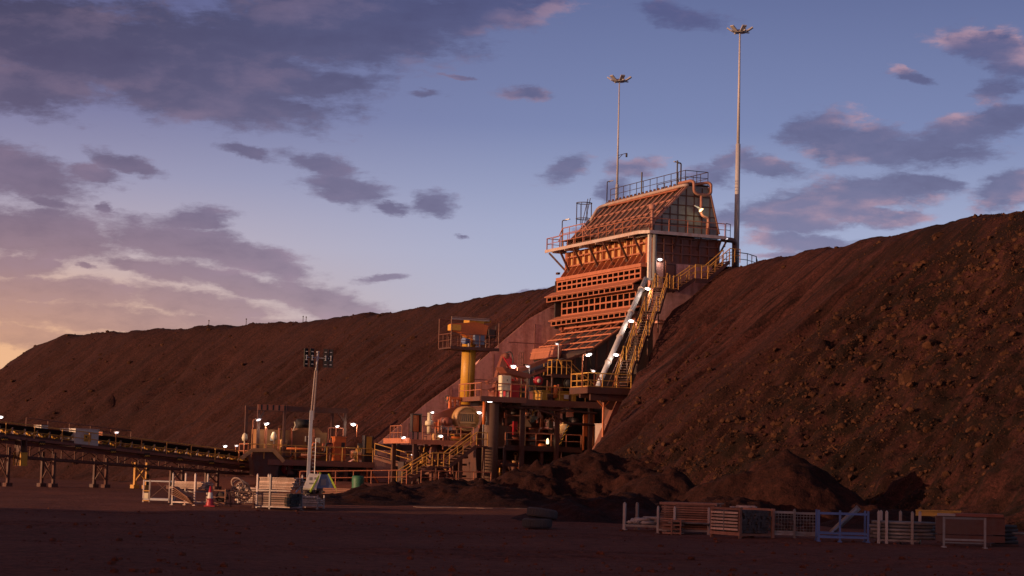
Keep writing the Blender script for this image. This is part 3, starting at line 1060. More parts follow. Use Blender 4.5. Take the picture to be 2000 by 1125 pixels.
# ------------------------------------------------------------------ stairs
def stair(T, p0, p1, wdir, width, mat='yellow_rail', rail_h=1.0, kick='brown_steel', rails=(0, 1), posts=1.4):
    """One flight from p0 (bottom) to p1 (top); p0, p1 on the near stringer, wdir = across."""
    a, b, wv = Vector(p0), Vector(p1), Vector(wdir).normalized() * width
    mb_ = MB()
    n = max(3, int(round(abs(b.z - a.z) / .21)))
    for i in range(n + 1):
        q = a.lerp(b, i / n)
        d = (b - a)
        d.z = 0
        d = d.normalized() * .13
        mb_.beam(q + wv * .02 - Vector((0, 0, .02)), q + wv * .98 - Vector((0, 0, .02)), .26, .05)
    T.part('treads', mb_, kick)
    for e in (0, 1):
        s_ = wv * e
        T.part('stringer', MB().beam(a + s_ - Vector((0, 0, .05)), b + s_ - Vector((0, 0, .05)), .07, .28), kick)
    for e in rails:
        s_ = wv * e
        m_ = MB()
        L_ = (b - a).length
        k = max(1, round(L_ / posts))
        for i in range(k + 1):
            q = a.lerp(b, i / k) + s_
            m_.tube(q, q + Vector((0, 0, rail_h)), .034, 5)
        for h in (rail_h, rail_h * .5):
            m_.tube(a + s_ + Vector((0, 0, h)), b + s_ + Vector((0, 0, h)), .04 if h == rail_h else .03, 6)
        T.part('handrail', m_, mat)


# long stair up the spoil face, in three flights with short landings
bot, topp = Vector((-7.15, -8.2, 8.55)), Vector((.05, -1.3, 17.0))
acr = Vector((.68, -.735, 0))
T = Thing('long_staircase', 'long steep yellow railed staircase climbing from the lamp platform to the crusher house door', 'staircase', (-7.5, -8.2, 8.5))
nfl = 4
for i in range(nfl):
    a = bot.lerp(topp, i / nfl)
    b = bot.lerp(topp, (i + 1) / nfl)
    dxy = (b - a)
    dxy.z = 0
    e = b - dxy.normalized() * .75
    stair(T, a, e, acr, 1.0, posts=1.3)
    mbl = MB()
    c = b + acr
    mbl.beam(e + acr * .5, b + acr * .5, 1.0, .08)
    T.part('landing', mbl, 'brown_steel')
    for k in (0, 1):
        T.part('landing_rail', MB().rail([e + acr * k, b + acr * k], 1.15, .75, .04), 'yellow_rail')
    if i:
        for k in (0.1, .9):
            q = a + acr * k
            T.part('support_leg', MB().tube((q.x, q.y, q.z - 1.6), (q.x, q.y, q.z), .07, 6), 'brown_steel')
mb = MB()
mb.beam((bot.x - .42, bot.y + .42, bot.z + .1), (topp.x - .42, topp.y + .42, topp.z + .3), .05, .22)
T.part('cable_tray', mb, 'brown_steel')

# the pale pipe running down beside it
T = Thing('inclined_pipe', 'thick pale pipe sloping down beside the long staircase', 'pipe', (-7.9, -7.8, 8.6))
mb = MB().tube((-8.35, -7.6, 8.55), (-.75, -.75, 17.8), .21, 12)
T.part('pipe_run', mb, 'mast_zinc')
for t in (.22, .45, .68, .9):
    q = Vector((-8.35, -7.6, 8.55)).lerp(Vector((-.75, -.75, 17.8)), t)
    d = (Vector((-.75, -.75, 17.8)) - Vector((-8.35, -7.6, 8.55))).normalized()
    T.part('flange', MB().lathe(q, d, [(.2, -.06), (.27, -.06), (.27, .06), (.2, .06)], 12), 'pale_steel')

# platform at its foot
T = Thing('stair_platform', 'square yellow railed landing platform on a raking strut at the foot of the long staircase', 'platform', (-8, -8, 4))
mb = MB().box(-9.95, -5.5, -9.2, -6.2, 8.3, 8.42)
pf = T.part('platform_floor', mb, 'galvanised')
mb = MB().box(-9.98, -5.47, -9.25, -9.2, 8.0, 8.5)
mb.box(-9.99, -9.95, -9.2, -6.2, 8.0, 8.5)
mb.box(-9.9, -5.5, -7.9, -7.7, 7.7, 8.3)
mb.box(-9.6, -5.6, -9.0, -8.8, 7.5, 8.3)
T.part('edge_beam', mb, 'brown_steel', pf)
mb = MB().rail([(-6.3, -9.15, 8.42), (-9.9, -9.15, 8.42), (-9.9, -6.3, 8.42)], 1.1, 1.1, .04, kick=True)
mb.rail([(-9.9, -6.25, 8.42), (-8.9, -6.25, 8.42)], 1.1, 1.0, .04)
T.part('platform_railing', mb, 'yellow_rail')
for x in (-9.0, -7.5):
    mb = MB().curve([(x - .3, -9.05, 8.5), (x, -9.05, 9.4), (x + .2, -9.05, 8.9), (x + .3, -9.05, 8.45)], .045, 6)
    T.part('safety_gate', mb, 'orange_paint')
mb = MB().beam((-6.6, -8.3, 7.8), (-9.1, -8.3, 2.2), .85, .7, (0, 1, 0))
T.part('raking_strut', mb, 'side_panel')
mb = MB().prism([(-8.6, 7.6), (-6.1, 7.6), (-6.4, 6.9), (-7.9, 6.9)], 'y', -8.5, -8.0)
T.part('strut_head', mb, 'brown_steel')
mb = MB().tube((-8.35, -8.7, 4.8), (-8.35, -8.7, 7.4), .09, 6)
mb.beam((-8.35, -8.7, 7.0), (-8.9, -8.7, 7.55), .07, .07)
mb.beam((-8.35, -8.7, 7.0), (-7.8, -8.7, 7.55), .07, .07)
T.part('hanger_post', mb, 'orange_paint')
mb = MB().box(-7.1, -7.05, -7.2, -6.4, 5.6, 7.9)
mb.box(-6.3, -6.25, -7.2, -6.4, 5.6, 7.9)
for z in (5.9, 6.2, 6.5, 6.8, 7.1, 7.4):
    mb.box(-7.05, -6.3, -6.95, -6.9, z, z + .05)
T.part('access_ladder', mb, 'brown_steel')

# upper stair to the top of the embankment
T = Thing('upper_staircase', 'short yellow railed stair rising along the crusher house end wall to the tall light mast', 'staircase', (.6, -1.5, 16.6))
mb = MB().box(-.1, 1.4, -2.3, -.55, 16.82, 16.92)
T.part('landing', mb, 'brown_steel')
T.part('landing_rail', MB().rail([(.95, -2.25, 16.92), (1.4, -2.25, 16.92)], 1.1, .6, .04), 'yellow_rail')
T.part('landing_rail', MB().rail([(.1, -.62, 16.92), (1.3, -.62, 16.92)], 1.1, .6, .04), 'yellow_rail')
stair(T, (1.4, -2.2, 16.9), (2.95, -2.2, 17.95), (0, 1, 0), 1.0, posts=.9)
mb = MB().box(2.95, 4.1, -2.25, -1.1, 17.86, 17.96)
mb.box(2.95, 4.1, -2.25, -2.2, 17.6, 17.86)
T.part('landing', mb, 'brown_steel')
T.part('landing_rail', MB().rail([(2.95, -2.22, 17.96), (4.1, -2.22, 17.96)], 1.1, .55, .04), 'yellow_rail')
T.part('landing_rail', MB().rail([(2.95, -1.2, 17.96), (4.1, -1.2, 17.96)], 1.1, .55, .04), 'yellow_rail')
stair(T, (4.1, -2.2, 17.9), (6.1, -2.2, 19.55), (0, 1, 0), 1.0, posts=.9)
mb = MB().rail([(6.1, -2.2, 19.5), (7.1, -2.2, 19.5)], 1.1, .5, .035)
T.part('landing_rail', mb, 'yellow_rail')
T = Thing('crest_railing', 'dark pipe railing around the foot of the tall light mast on the embankment crest', 'railing', (8.3, 1.2, 19.5))
mb = MB().rail([(6.9, -1.4, 19.35), (8.5, -1.0, 19.35), (10.2, .4, 19.35), (11.2, 2.0, 19.35)], 1.1, 1.2, .035)
mb.curve([(11.2, 2.0, 20.45), (11.5, 2.4, 20.4), (11.5, 2.4, 19.9), (11.2, 2.0, 19.85)], .035, 6)
T.part('rail', mb, 'dark_steel')
mb = MB().rail([(6.9, -1.4, 19.35), (7.0, .3, 19.35)], 1.1, .5, .03)
mb.path([(7.0, -1.2, 19.4), (7.6, -1.2, 20.2), (7.0, -1.2, 20.4)], .03, 5)
T.part('gate', mb, 'dark_steel')

# ------------------------------------------------------------------ tall light masts
def mast(x, y, z0, z1, zs, r0, label, bracket):
    T = Thing('light_mast', label, 'light mast', (x, y, z0), group='tall floodlight masts')
    T.part('pole', MB().tube((x, y, zs), (x, y, z1), r0 * .6, 10, r0 * .3), 'mast_zinc')
    T.part('lower_pole', MB().tube((x, y, z0), (x, y, zs + .3), r0 * 1.05, 10, r0 * .85), 'mast_zinc')
    T.part('headframe', MB().lathe((x, y, z1), (0, 0, 1), [(.4, -.14), (.5, -.14), (.5, .06), (.4, .06), (.4, -.14)], 12)
           .beam((x - .85, y, z1 - .05), (x + .9, y, z1 - .05), .1, .1).beam((x, y - .9, z1 - .05), (x, y + .9, z1 - .05), .1, .1), 'galvanised')
    # floodlights tipped outwards round the ring
    for k in range(6):
        an = R(20 + 60 * k)
        d = Vector((math.cos(an), math.sin(an), 0))
        c = Vector((x, y, z1 + .12)) + d * .82
        up_ = (Vector((0, 0, .55)) + d * .85).normalized()
        s_ = d.cross(Vector((0, 0, 1))).normalized()
        m_ = MB().beam(c - up_ * .32, c + up_ * .32, .38, .1, s_.cross(up_))
        m_.beam(Vector((x, y, z1)) + d * .45, c - up_ * .1, .06, .06)
        T.part('floodlight', m_, 'mast_zinc')
    if bracket:
        zb = S(1208, 304, 16.4)[2]
        m_ = MB().beam((x, y, zb), (x + .75, y - .25, zb + .25), .05, .05).beam((x, y, zb - .35), (x + .4, y - .1, zb + .1), .05, .05)
        m_.tube((x + .75, y - .25, zb + .25), (x + .75, y - .25, zb - .1), .09, 7)
        T.part('camera_bracket', m_, 'dark_steel')
    return T


mast(8.75, 1.2, 19.3, 39.5, 29.6, .23, 'taller light mast standing on the embankment crest right of the crusher house', False)
_m0, _m1 = S(1205, 380, 16.4), S(1209, 157, 16.4)
mast(_m0[0], 16.4, 19.3, _m1[2], _m0[2] + .6, .17, 'shorter light mast rising behind the roof ridge of the crusher house', True)


# ------------------------------------------------------------------ apron feeder under the hopper
T = Thing('apron_feeder', 'dark sloping feeder casing under the hopper with a red bar grating on top', 'feeder', (-4, 7, 8))
up_side = [(.8, 14.2), (.8, 11.0), (-3.4, 9.4), (-4.05, 11.9), (-.9, 14.2)]
lo_side = [(-3.0, 11.6), (-3.0, 8.9), (-8.6, 8.6), (-8.9, 10.1), (-6.2, 11.3)]
mb = MB().prism(up_side, 'y', 2.6, 13.4)
cs_ = T.part('hopper_throat', mb, 'dark_steel')
mb = MB().prism(lo_side, 'y', 2.75, 6.8)
T.part('feeder_casing', mb, 'dark_steel')
mb = MB()
for i in range(10):
    t = i / 9
    xx = .6 - 8.9 * t
    zt = np.interp(xx, [-8.9, -6.2, -3.5, -.9, .8], [10.0, 11.2, 12.3, 14.1, 14.1])
    zb = np.interp(xx, [-8.6, -3.4, .8], [8.7, 9.3, 11.1])
    mb.beam((xx, 2.55, zt), (xx, 2.55, zb), .16, .12, (0, 1, 0))
for zo in (.05, .5):
    mb.beam((.7, 2.5, 11.1 + zo * 2.6), (-3.4, 2.5, 9.45 + zo * 2.2), .16, .2, (0, 1, 0))
    mb.beam((-3.4, 2.5, 9.4 + zo * 2.2), (-8.6, 2.5, 8.75 + zo * 1.4), .16, .2, (0, 1, 0))
mb.beam((-.9, 2.5, 14.2), (-4.0, 2.5, 11.9), .2, .22, (0, 1, 0))
mb.beam((-4.0, 2.5, 11.9), (-8.9, 2.5, 10.1), .2, .22, (0, 1, 0))
T.part('casing_rib', mb, 'brown_steel')
T.part('dark_infill_block', MB().box(-3.6, .94, 1.2, 2.3, .9, 10.2).box(-.5, .98, 1.1, 2.3, 10.2, 14.4), 'dark_steel')  # dark block added where shade lies, covering the sunlit retaining wall
mb = MB()
ga, gb_ = Vector((-.95, 0, 14.5)), Vector((-4.15, 0, 12.2))
for i in range(8):
    y = 1.6 + i * 1.68
    mb.beam((ga.x, y, ga.z), (gb_.x, y, gb_.z), .1, .12, (0, 1, 0))
for k in range(5):
    q = ga.lerp(gb_, k / 4)
    mb.beam((q.x - .02, 1.5, q.z + .05), (q.x - .02, 13.6, q.z + .05), .1, .1)
T.part('bar_grating', mb, 'orange_steel')
mb = MB().prism([(-4.1, 12.62), (-4.35, 11.7), (-4.25, 11.65), (-3.95, 12.6)], 'y', 7.6, 13.4)
T.part('front_plate', mb, 'orange_steel')
mb = MB().box(-4.9, -4.2, 13.5, 14.4, 11.2, 11.3)
mb.rail([(-4.9, 13.5, 11.3), (-4.9, 14.4, 11.3)], 1.0, .5, .03)
T.part('side_step', mb, 'brown_steel')
for (x, y, z) in ((-7, 3.6, 9.6), (-2.4, 3.6, 10.4)):
    T.part('column', MB().box(x, x + .6, y, y + .6, .9, z), 'dark_steel')
mb = MB()
mb.beam((-7.6, 2.2, 11.2), (-13.2, 2.2, 9.0), .3, .5, (0, 1, 0))
mb.beam((-7.6, 2.2, 10.4), (-13.0, 2.2, 8.4), .2, .25, (0, 1, 0))
T.part('feed_boom', mb, 'red_steel')

# small upper platform with bent rails and its stair down to the right
T = Thing('feeder_platform', 'small yellow railed platform above the feeder with a stair dropping to the right', 'platform', (-7.1, 2, 7.7))
mb = MB().box(-8.05, -6.2, 1.2, 2.8, 9.75, 9.85)
mb.box(-8.05, -6.2, 1.14, 1.2, 9.6, 9.9)
T.part('platform_floor', mb, 'brown_steel')
mb = MB().rail([(-8.0, 1.25, 9.85), (-6.25, 1.25, 9.85)], 1.15, .45, .045)
mb.rail([(-8.0, 1.25, 9.85), (-8.0, 2.7, 9.85)], 1.15, .7, .04)
mb.curve([(-7.6, 1.15, 11.05), (-7.35, 1.15, 11.0), (-7.2, 1.15, 10.6), (-6.9, 1.15, 10.5)], .045, 6)
T.part('platform_railing', mb, 'yellow_rail')
stair(T, (-3.6, 1.3, 7.75), (-6.2, 1.3, 9.8), (0, 1, 0), .9, posts=1.0)
for x in (-7.9, -6.3):
    T.part('support_leg', MB().tube((x, 1.3, 7.7), (x, 1.3, 9.75), .09, 6), 'brown_steel')



def clutter(T, x0, x1, y0, y1, z0, z1, n, seed, bright=.2):
    """Pipes, conduits, brackets and junction boxes as fitted in the gloom of the plant."""
    rr = random.Random(seed)
    pal = ['brown_steel', 'brown_steel', 'side_panel', 'dark_steel', 'red_steel']
    hot = ['orange_paint', 'orange_steel', 'yellow_rail', 'gold_panel', 'casing_paint']
    for i in range(n):
        x, y, z = rr.uniform(x0, x1), rr.uniform(y0, y1), rr.uniform(z0, z1)
        m = rr.choice(hot) if rr.random() < bright else rr.choice(pal)
        k = rr.random()
        if k < .3:
            l = rr.uniform(.8, 2.6)
            r = rr.uniform(.035, .1)
            zz = min(z1, z + rr.uniform(.3, .9))
            T.part('pipe', MB().curve([(x, y, z), (min(x1, x + l), y, z), (min(x1, x + l) + .02, y, zz), (min(x1, x + l) + .5, y, zz)], r, 7), m)
        elif k < .5:
            w_, h = rr.uniform(.2, .6), rr.uniform(.3, .8)
            T.part('junction_box', MB().box(x, x + w_, y, y + .25, z, z + h).box(x + .04, x + w_ - .04, y - .02, y, z + .05, z + h - .05).box(x + w_ * .45, x + w_ * .55, y + .1, y + .2, z + h, z + h + .25), m)
        elif k < .65:
            T.part('valve', MB().tube((x, y, z), (x, y, z + .5), .07, 8).lathe((x, y - .02, z + .55), (0, -1, .3), [(.14, -.02), (.18, -.02), (.18, .02), (.14, .02), (.14, -.02)], 12).tube((x - .25, y, z), (x + .25, y, z), .11, 8), m)
        elif k < .82:
            T.part('gusset_bracket', MB().prism([(x, z), (x + .5, z), (x + .5, z + .1), (x + .1, z + .6), (x, z + .6)], 'y', y, y + .08).box(x - .06, x, y - .06, y + .14, z0, z + .7), m)
        else:
            T.part('drum', MB().lathe((x, y, z), (1, 0, 0), [(0, 0), (.2, 0), (.24, .06), (.24, .5), (.2, .56), (0, .56)], 14).box(x + .05, x + .5, y - .2, y + .2, z - .4, z - .2), m)


# ------------------------------------------------------------------ main machinery deck
T = Thing('crusher_deck', 'wide brown steel machinery deck with orange railings below the feeder', 'platform', (-10, 5, .9))
mb = MB().box(-15.4, -11.6, -1.9, 4, 7.55, 7.68)
mb.box(-11.6, -4.6, -.9, 13.0, 7.5, 7.62)
mb.box(-15.4, -11.6, 4.0, 5.0, 7.5, 7.62)
dk = T.part('floor', mb, 'brown_steel')
mb = MB()
mb.box(-15.45, -11.6, -1.97, -1.9, 7.35, 7.76)
mb.box(-11.6, -4.6, -.97, -.9, 7.2, 7.7)
mb.box(-15.5, -15.4, -1.9, 5, 7.4, 7.74)
for x in (-13.4, -10.2, -7.4):
    mb.box(x, x + .2, -.85, 4.9, 7.1, 7.5)
T.part('edge_beam', mb, 'side_panel', dk)
mb = MB().rail([(-15.4, 2.5, 7.68), (-15.4, -1.85, 7.68), (-11.65, -1.85, 7.68)], 1.1, 1.2, .04)
T.part('front_railing', mb, 'orange_steel')
mb = MB().rail([(-11.6, -.88, 7.64), (-4.9, -.88, 7.64)], 1.1, 1.15, .038)
T.part('side_railing', mb, 'yellow_rail')
for (x, y) in ((-11.2, -.4), (-8.2, -.4), (-5.3, -.4), (-9.5, 8), (-5.2, 9)):
    T.part('column', MB().box(x - .16, x + .16, y - .16, y + .16, .9, 7.5).box(x - .3, x + .3, y - .3, y + .3, .85, 1.0), 'brown_steel')
mb = MB()
mb.tube((-13.3, -.75, 7.1), (-4.9, -.75, 6.85), .08, 6)
mb.curve([(-13.0, -.7, 7.4), (-12.6, -.7, 7.0), (-12.2, -.7, 7.0), (-12.2, -.7, 7.5)], .06, 6)
mb.curve([(-9.9, -.7, 6.9), (-8.6, -.7, 6.6), (-7.6, -.7, 5.95), (-4.8, -.7, 5.9)], .1, 8)
for x in (-11.5, -10.6, -9.2):
    mb.tube((x, -.72, 6.6), (x, -.72, 7.5), .04, 5)
T.part('service_pipe', mb, 'brown_steel')

clutter(T, -13, -5.5, .5, 3.5, 6.0, 7.0, 16, 1, .15)
clutter(T, -11.0, -5.2, 1.0, 3.2, 7.8, 8.8, 10, 2, .35)
T = Thing('concrete_pillar', 'round grey concrete pillar carrying the front corner of the machinery deck', 'pillar', (-14.2, -1.1, .5))
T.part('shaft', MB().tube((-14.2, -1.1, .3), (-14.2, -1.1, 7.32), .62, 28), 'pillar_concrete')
T.part('joint_band', MB().lathe((-14.2, -1.1, 3.2), (0, 0, 1), [(.62, -.03), (.635, -.03), (.635, .03), (.62, .03)], 28), 'pillar_concrete')
mb = MB().tube((-14.95, -1.5, 5.6), (-14.95, -1.5, 7.5), .13, 8)
T.part('cap_bracket', mb, 'orange_paint')

# lower deck with crusher and pumps in the gloom
T = Thing('lower_deck', 'shadowed lower walkway with thin railings between the pillar and the raking strut', 'platform', (-9, 1.5, .9))
mb = MB().box(-12.4, -5.6, .3, 4.5, 3.86, 3.98)
mb.box(-12.4, -5.6, .24, .3, 3.7, 4.12)
T.part('floor', mb, 'brown_steel')
T.part('railing', MB().rail([(-12.3, .32, 3.98), (-5.7, .32, 3.98)], 1.1, 1.3, .038), 'orange_steel')
mb = MB()
for x in (-12.2, -9.0, -5.9):
    mb.box(x - .1, x + .1, .5, .7, .9, 3.86)
mb.beam((-12.4, .4, 2.6), (-5.6, .4, 2.4), .2, .25)
T.part('frame', mb, 'brown_steel')
mb = MB().beam((-7.7, .15, 4.2), (-6.9, .15, 5.9), .22, .05, (0, 1, 0))
sp_ = T.part('hazard_bar', mb, 'black_paint')
mb = MB()
for k in range(5):
    t = .1 + k * .19
    a = Vector((-7.7, .115, 4.2)).lerp(Vector((-6.9, .115, 5.9)), t)
    mb.beam(a + Vector((-.1, 0, -.06)), a + Vector((.1, 0, .14)), .012, .1, (0, 1, 0))
T.part('hazard_stripe', mb, 'yellow_paint', sp_)
clutter(T, -12.2, -6.5, .9, 3.6, 4.1, 5.8, 22, 3, .3)
clutter(T, -12.2, -6.5, .9, 3.0, 1.2, 3.3, 14, 4, .1)
T = Thing('jaw_crusher', 'heavy dark red crusher body half hidden in the gloom behind the lower walkway', 'crusher', (-9, 6, .9))
mb = MB().prism([(-12.6, .8), (-12.9, 4.5), (-12.0, 7.2), (-6.2, 7.2), (-5.2, 4.2), (-5.6, .8)], 'y', 4.8, 10.5)
T.part('body', mb, 'brown_steel')
mb = MB()
for x in (-12.0, -10.4, -8.8, -7.2, -5.9):
    mb.box(x - .12, x + .12, 4.55, 4.8, 1.0, 7.0)
for z in (2.0, 4.0, 5.6):
    mb.box(-12.7, -5.5, 4.5, 4.78, z - .12, z + .12)
T.part('body_rib', mb, 'red_steel')
mb = MB().lathe((-9.6, 4.4, 5.1), (0, -1, 0), [(0, .5), (.5, .5), (.85, .3), (.85, -.1), (.6, -.2)], 20)
mb.box(-8.6, -7.6, 3.6, 4.6, 4.0, 5.6)
T.part('bearing_housing', mb, 'red_steel')
T.part('lube_tank', MB().box(-11.9, -10.6, 3.0, 4.3, 4.0, 5.7).tube((-11.2, 3.2, 5.7), (-11.2, 3.2, 6.3), .12, 7), 'brown_steel')
T.part('dark_back_screen', MB().box(-5.0, .9, 4.95, 5.3, .8, 9.2).box(-4.2, -3.9, 4.8, 4.95, .8, 9.0).box(-2.2, -1.9, 4.8, 4.95, .8, 9.0), 'dark_steel')  # dark screen added so the sunlit wall behind stays hidden
T.part('fire_box', MB().box(-10.5, -10.15, 2.8, 3.0, 5.0, 6.05), 'red_paint')
mb = MB().curve([(-12.6, 2.0, 2.6), (-11.3, 2.0, 2.7), (-10.9, 1.5, 2.2), (-10.8, 1.2, .8)], .32, 12)
T.part('outlet_pipe', mb, 'side_panel')
solo('orange_panel', 'plain orange board standing beside the raking strut below the stair platform', 'panel',
     MB().box(-5.75, -4.9, -.25, -.15, 5.0, 6.7).box(-5.8, -4.85, -.28, -.25, 6.66, 6.74).box(-5.8, -5.72, -.28, -.1, 3.9, 6.66).box(-4.93, -4.85, -.28, -.1, 3.9, 6.66), 'orange_paint', (-5.3, -.2, 3.9))
solo('warning_beacon', 'tiny glowing orange beacon clipped to the lower walkway railing', 'beacon',
     MB().lathe((-8.7, .2, 4.3), (0, 0, 1), [(0, 0), (.09, 0), (.11, .12), (.09, .3), (.05, .42), (0, .44)], 10), 'lamp_warm', (-8.7, .2, 4.3))
q = S(1185, 842, -6)
solo('concrete_block', 'pale grey concrete block wedged at the foot of the slope behind the raking strut', 'concrete block',
     MB().box(q[0] - .7, q[0] + .7, -6.6, -5.4, q[2] - 1.0, q[2] + .5).box(q[0] - .75, q[0] + .75, -6.62, -5.38, q[2] + .5, q[2] + .56), 'pale_steel', (q[0], -6, q[2] - 1.0))

# rock breaker boom
T = Thing('rock_breaker', 'dark red folded boom of the rock breaker standing behind the cream cabinet', 'rock breaker', (-11.2, 3.4, 7.6))
def boomseg(a, b, w0, w1, th):
    a, b = Vector(a), Vector(b)
    d = (b - a).normalized()
    n = d.cross(Vector((0, 1, 0))).normalized()
    y = a.y
    return MB().prism([tuple((a + n * w0)[i] for i in (0, 2)), tuple((a.lerp(b, .55) + n * max(w0, w1) * 1.15)[i] for i in (0, 2)), tuple((b + n * w1)[i] for i in (0, 2)),
                       tuple((b - n * w1)[i] for i in (0, 2)), tuple((a - n * w0)[i] for i in (0, 2))], 'y', y - th, y + th)
T.part('main_boom', boomseg((-11.9, 3.4, 7.9), (-11.2, 3.4, 11.2), .32, .24, .26), 'red_steel')
T.part('stick', boomseg((-11.25, 3.2, 11.3), (-9.6, 3.2, 9.0), .26, .18, .22), 'red_paint')
T.part('pivot', MB().lathe((-11.22, 2.9, 11.25), (0, -1, 0), [(0, .1), (.22, .1), (.22, -.6), (0, -.6)], 12), 'red_steel')
T.part('cylinder', MB().tube((-11.0, 2.9, 9.8), (-11.6, 2.9, 8.2), .11, 8).tube((-11.0, 2.9, 9.8), (-10.75, 2.9, 10.4), .06, 8), 'orange_paint')
T.part('hose', MB().curve([(-11.3, 2.8, 11.5), (-10.9, 2.8, 11.6), (-10.7, 2.8, 11.2), (-10.7, 2.8, 10.6)], .05, 6), 'rubber')
T.part('hammer', MB().tube((-9.6, 3.2, 9.1), (-9.5, 3.2, 8.2), .22, 8, .12), 'dark_steel')
T.part('pedestal', MB().tube((-11.9, 3.4, 7.6), (-11.9, 3.4, 8.3), .55, 16), 'red_steel')

# control cabinet with its little roof
T = Thing('control_cabinet', 'cream control cabinet under a small dusty red lean to roof on the deck', 'cabinet', (-13.0, -1.3, 7.68))
T.part('body', MB().box(-13.55, -12.75, -1.5, -.9, 8.25, 9.45).box(-13.45, -13.35, -1.4, -1.0, 7.68, 8.25).box(-12.95, -12.85, -1.4, -1.0, 7.68, 8.25), 'cream_paint')
T.part('door', MB().box(-13.50, -13.02, -1.525, -1.5, 8.3, 9.4), 'cream_paint')
T.part('latch', MB().box(-13.12, -13.06, -1.55, -1.525, 9.0, 9.14), 'black_paint')
T.part('roof', MB().prism([(-13.6, 10.05), (-13.5, 10.1), (-11.2, 9.6), (-11.2, 9.3), (-11.25, 9.28), (-13.2, 9.62)], 'y', -1.75, -.3), 'red_steel')
T.part('post', MB().tube((-11.4, -.5, 7.68), (-11.4, -.5, 9.4), .06, 6), 'brown_steel')
T.part('post', MB().tube((-11.4, -1.6, 7.68), (-11.4, -1.6, 9.4), .06, 6), 'brown_steel')


def hose_reel(p, r, label):
    T = Thing('hose_reel', label, 'hose reel', p)
    x, y, z = p
    T.part('drum', MB().lathe((x, y, z), (0, -1, 0), [(.12, .16), (r, .16), (r, .1), (r * .8, .08), (r * .8, -.08), (r, -.1), (r, -.16), (0, -.16)], 20), 'red_paint')
    T.part('hub', MB().lathe((x, y - .16, z), (0, -1, 0), [(0, .08), (.16, .06), (.17, 0)], 12), 'white_paint')
    T.part('bracket', MB().box(x - .1, x + .1, y + .1, y + .35, z - .3, z + .3), 'brown_steel')


q = S(1051, 744, .5)
hose_reel(q, .36, 'round red hose reel with a white hub on the main machinery deck')
q = S(561, 915, 15.0)
hose_reel(q, .48, 'dull red hose reel in the shade under the transfer platform')

# equipment on the main deck behind the rail
T = Thing('hydraulic_unit', 'orange and yellow hydraulic power unit standing behind the deck railing', 'hydraulic unit', (-7, 1.8, 7.62))
T.part('tank', MB().box(-8.6, -5.6, 1.6, 3.4, 7.7, 8.5).box(-8.7, -5.5, 1.5, 3.5, 8.5, 8.58), 'yellow_paint')
T.part('motor', MB().tube((-7.6, 1.3, 8.0), (-7.6, 1.3, 9.0), .2, 10), 'orange_paint')
T.part('fan_guard', MB().lathe((-6.3, 1.4, 9.2), (0, -1, 0), [(0, .2), (.4, .2), (.45, .05), (.45, -.25), (0, -.25)], 16), 'black_paint')
T.part('plate', MB().box(-6.75, -6.35, 1.42, 1.46, 7.95, 8.3), 'white_paint')
T = Thing('cooler_box', 'squat dark red machine on the deck below the red roof', 'machine', (-11.2, .6, 7.68))
T.part('body', MB().box(-12.3, -10.4, .3, 1.8, 7.68, 8.9).box(-12.2, -11.6, .4, 1.6, 8.9, 9.3), 'red_paint')
T.part('cover', MB().prism([(-12.35, 8.9), (-10.35, 8.9), (-10.6, 9.15), (-12.1, 9.15)], 'y', .25, 1.85), 'red_steel')
T.part('grille', MB().box(-11.2, -10.6, .26, .3, 7.9, 8.6), 'black_paint')

# ------------------------------------------------------------------ pedestal crane
T = Thing('pedestal_crane', 'pedestal crane on a fat yellow column with a railed cage round its folded jib', 'crane', (-12.35, 8, 7.5))
T.part('column', MB().tube((-12.4, 8, 7.4), (-12.3, 8, 13.1), .58, 28), 'yellow_paint')
T.part('column_flange', MB().lathe((-12.4, 8, 7.75), (0, 0, 1), [(.58, -.1), (.72, -.1), (.72, .1), (.58, .1)], 24), 'yellow_paint')
T.part('ladder_rail', MB().tube((-12.62, 7.37, 7.7), (-12.52, 7.37, 12.0), .03, 5), 'brown_steel')
mb = MB().box(-14.5, -10.3, 6.6, 9.2, 11.86, 11.98)
mb.box(-14.55, -10.25, 6.54, 6.6, 11.8, 12.05)
T.part('cage_floor', mb, 'brown_steel')
mb = MB()
for (x, y) in ((-14.5, 6.6), (-14.5, 9.2), (-10.3, 6.6), (-10.3, 9.2)):
    mb.tube((x, y, 11.95), (x, y, 14.35 if x < -12 else 14.1), .05, 6)
for y in (6.6, 9.2):
    mb.tube((-14.5, y, 14.35), (-11.0, y, 14.35), .06, 6)
mb.rail([(-14.5, 6.6, 11.98), (-10.3, 6.6, 11.98)], 1.1, .8, .03)
mb.rail([(-14.5, 9.2, 11.98), (-10.3, 9.2, 11.98)], 1.1, .8, .03)
mb.rail([(-14.5, 6.6, 11.98), (-14.5, 9.2, 11.98)], 1.1, .8, .03)
mb.rail([(-10.3, 6.6, 11.98), (-10.3, 9.2, 11.98)], 1.1, .8, .03)
T.part('cage', mb, 'side_panel')
mb = MB().box(-14.5, -11.2, 6.55, 6.7, 14.2, 14.42)
T.part('cage_top_beam', mb, 'pale_steel')
jb = T.part('jib', MB().prism([(-14.2, 13.9), (-14.2, 13.35), (-13.5, 13.25), (-12.1, 12.6), (-11.2, 12.7), (-11.0, 13.9), (-12.1, 14.15)], 'y', 7.2, 7.9), 'orange_paint')
T.part('jib_end', MB().box(-14.25, -13.45, 7.1, 8.0, 13.38, 13.85), 'yellow_paint', jb)
T.part('slew_head', MB().box(-12.6, -11.3, 7.4, 8.6, 13.0, 14.5).tube((-12.0, 7.7, 14.1), (-10.6, 7.7, 14.3), .1, 8), 'yellow_paint')
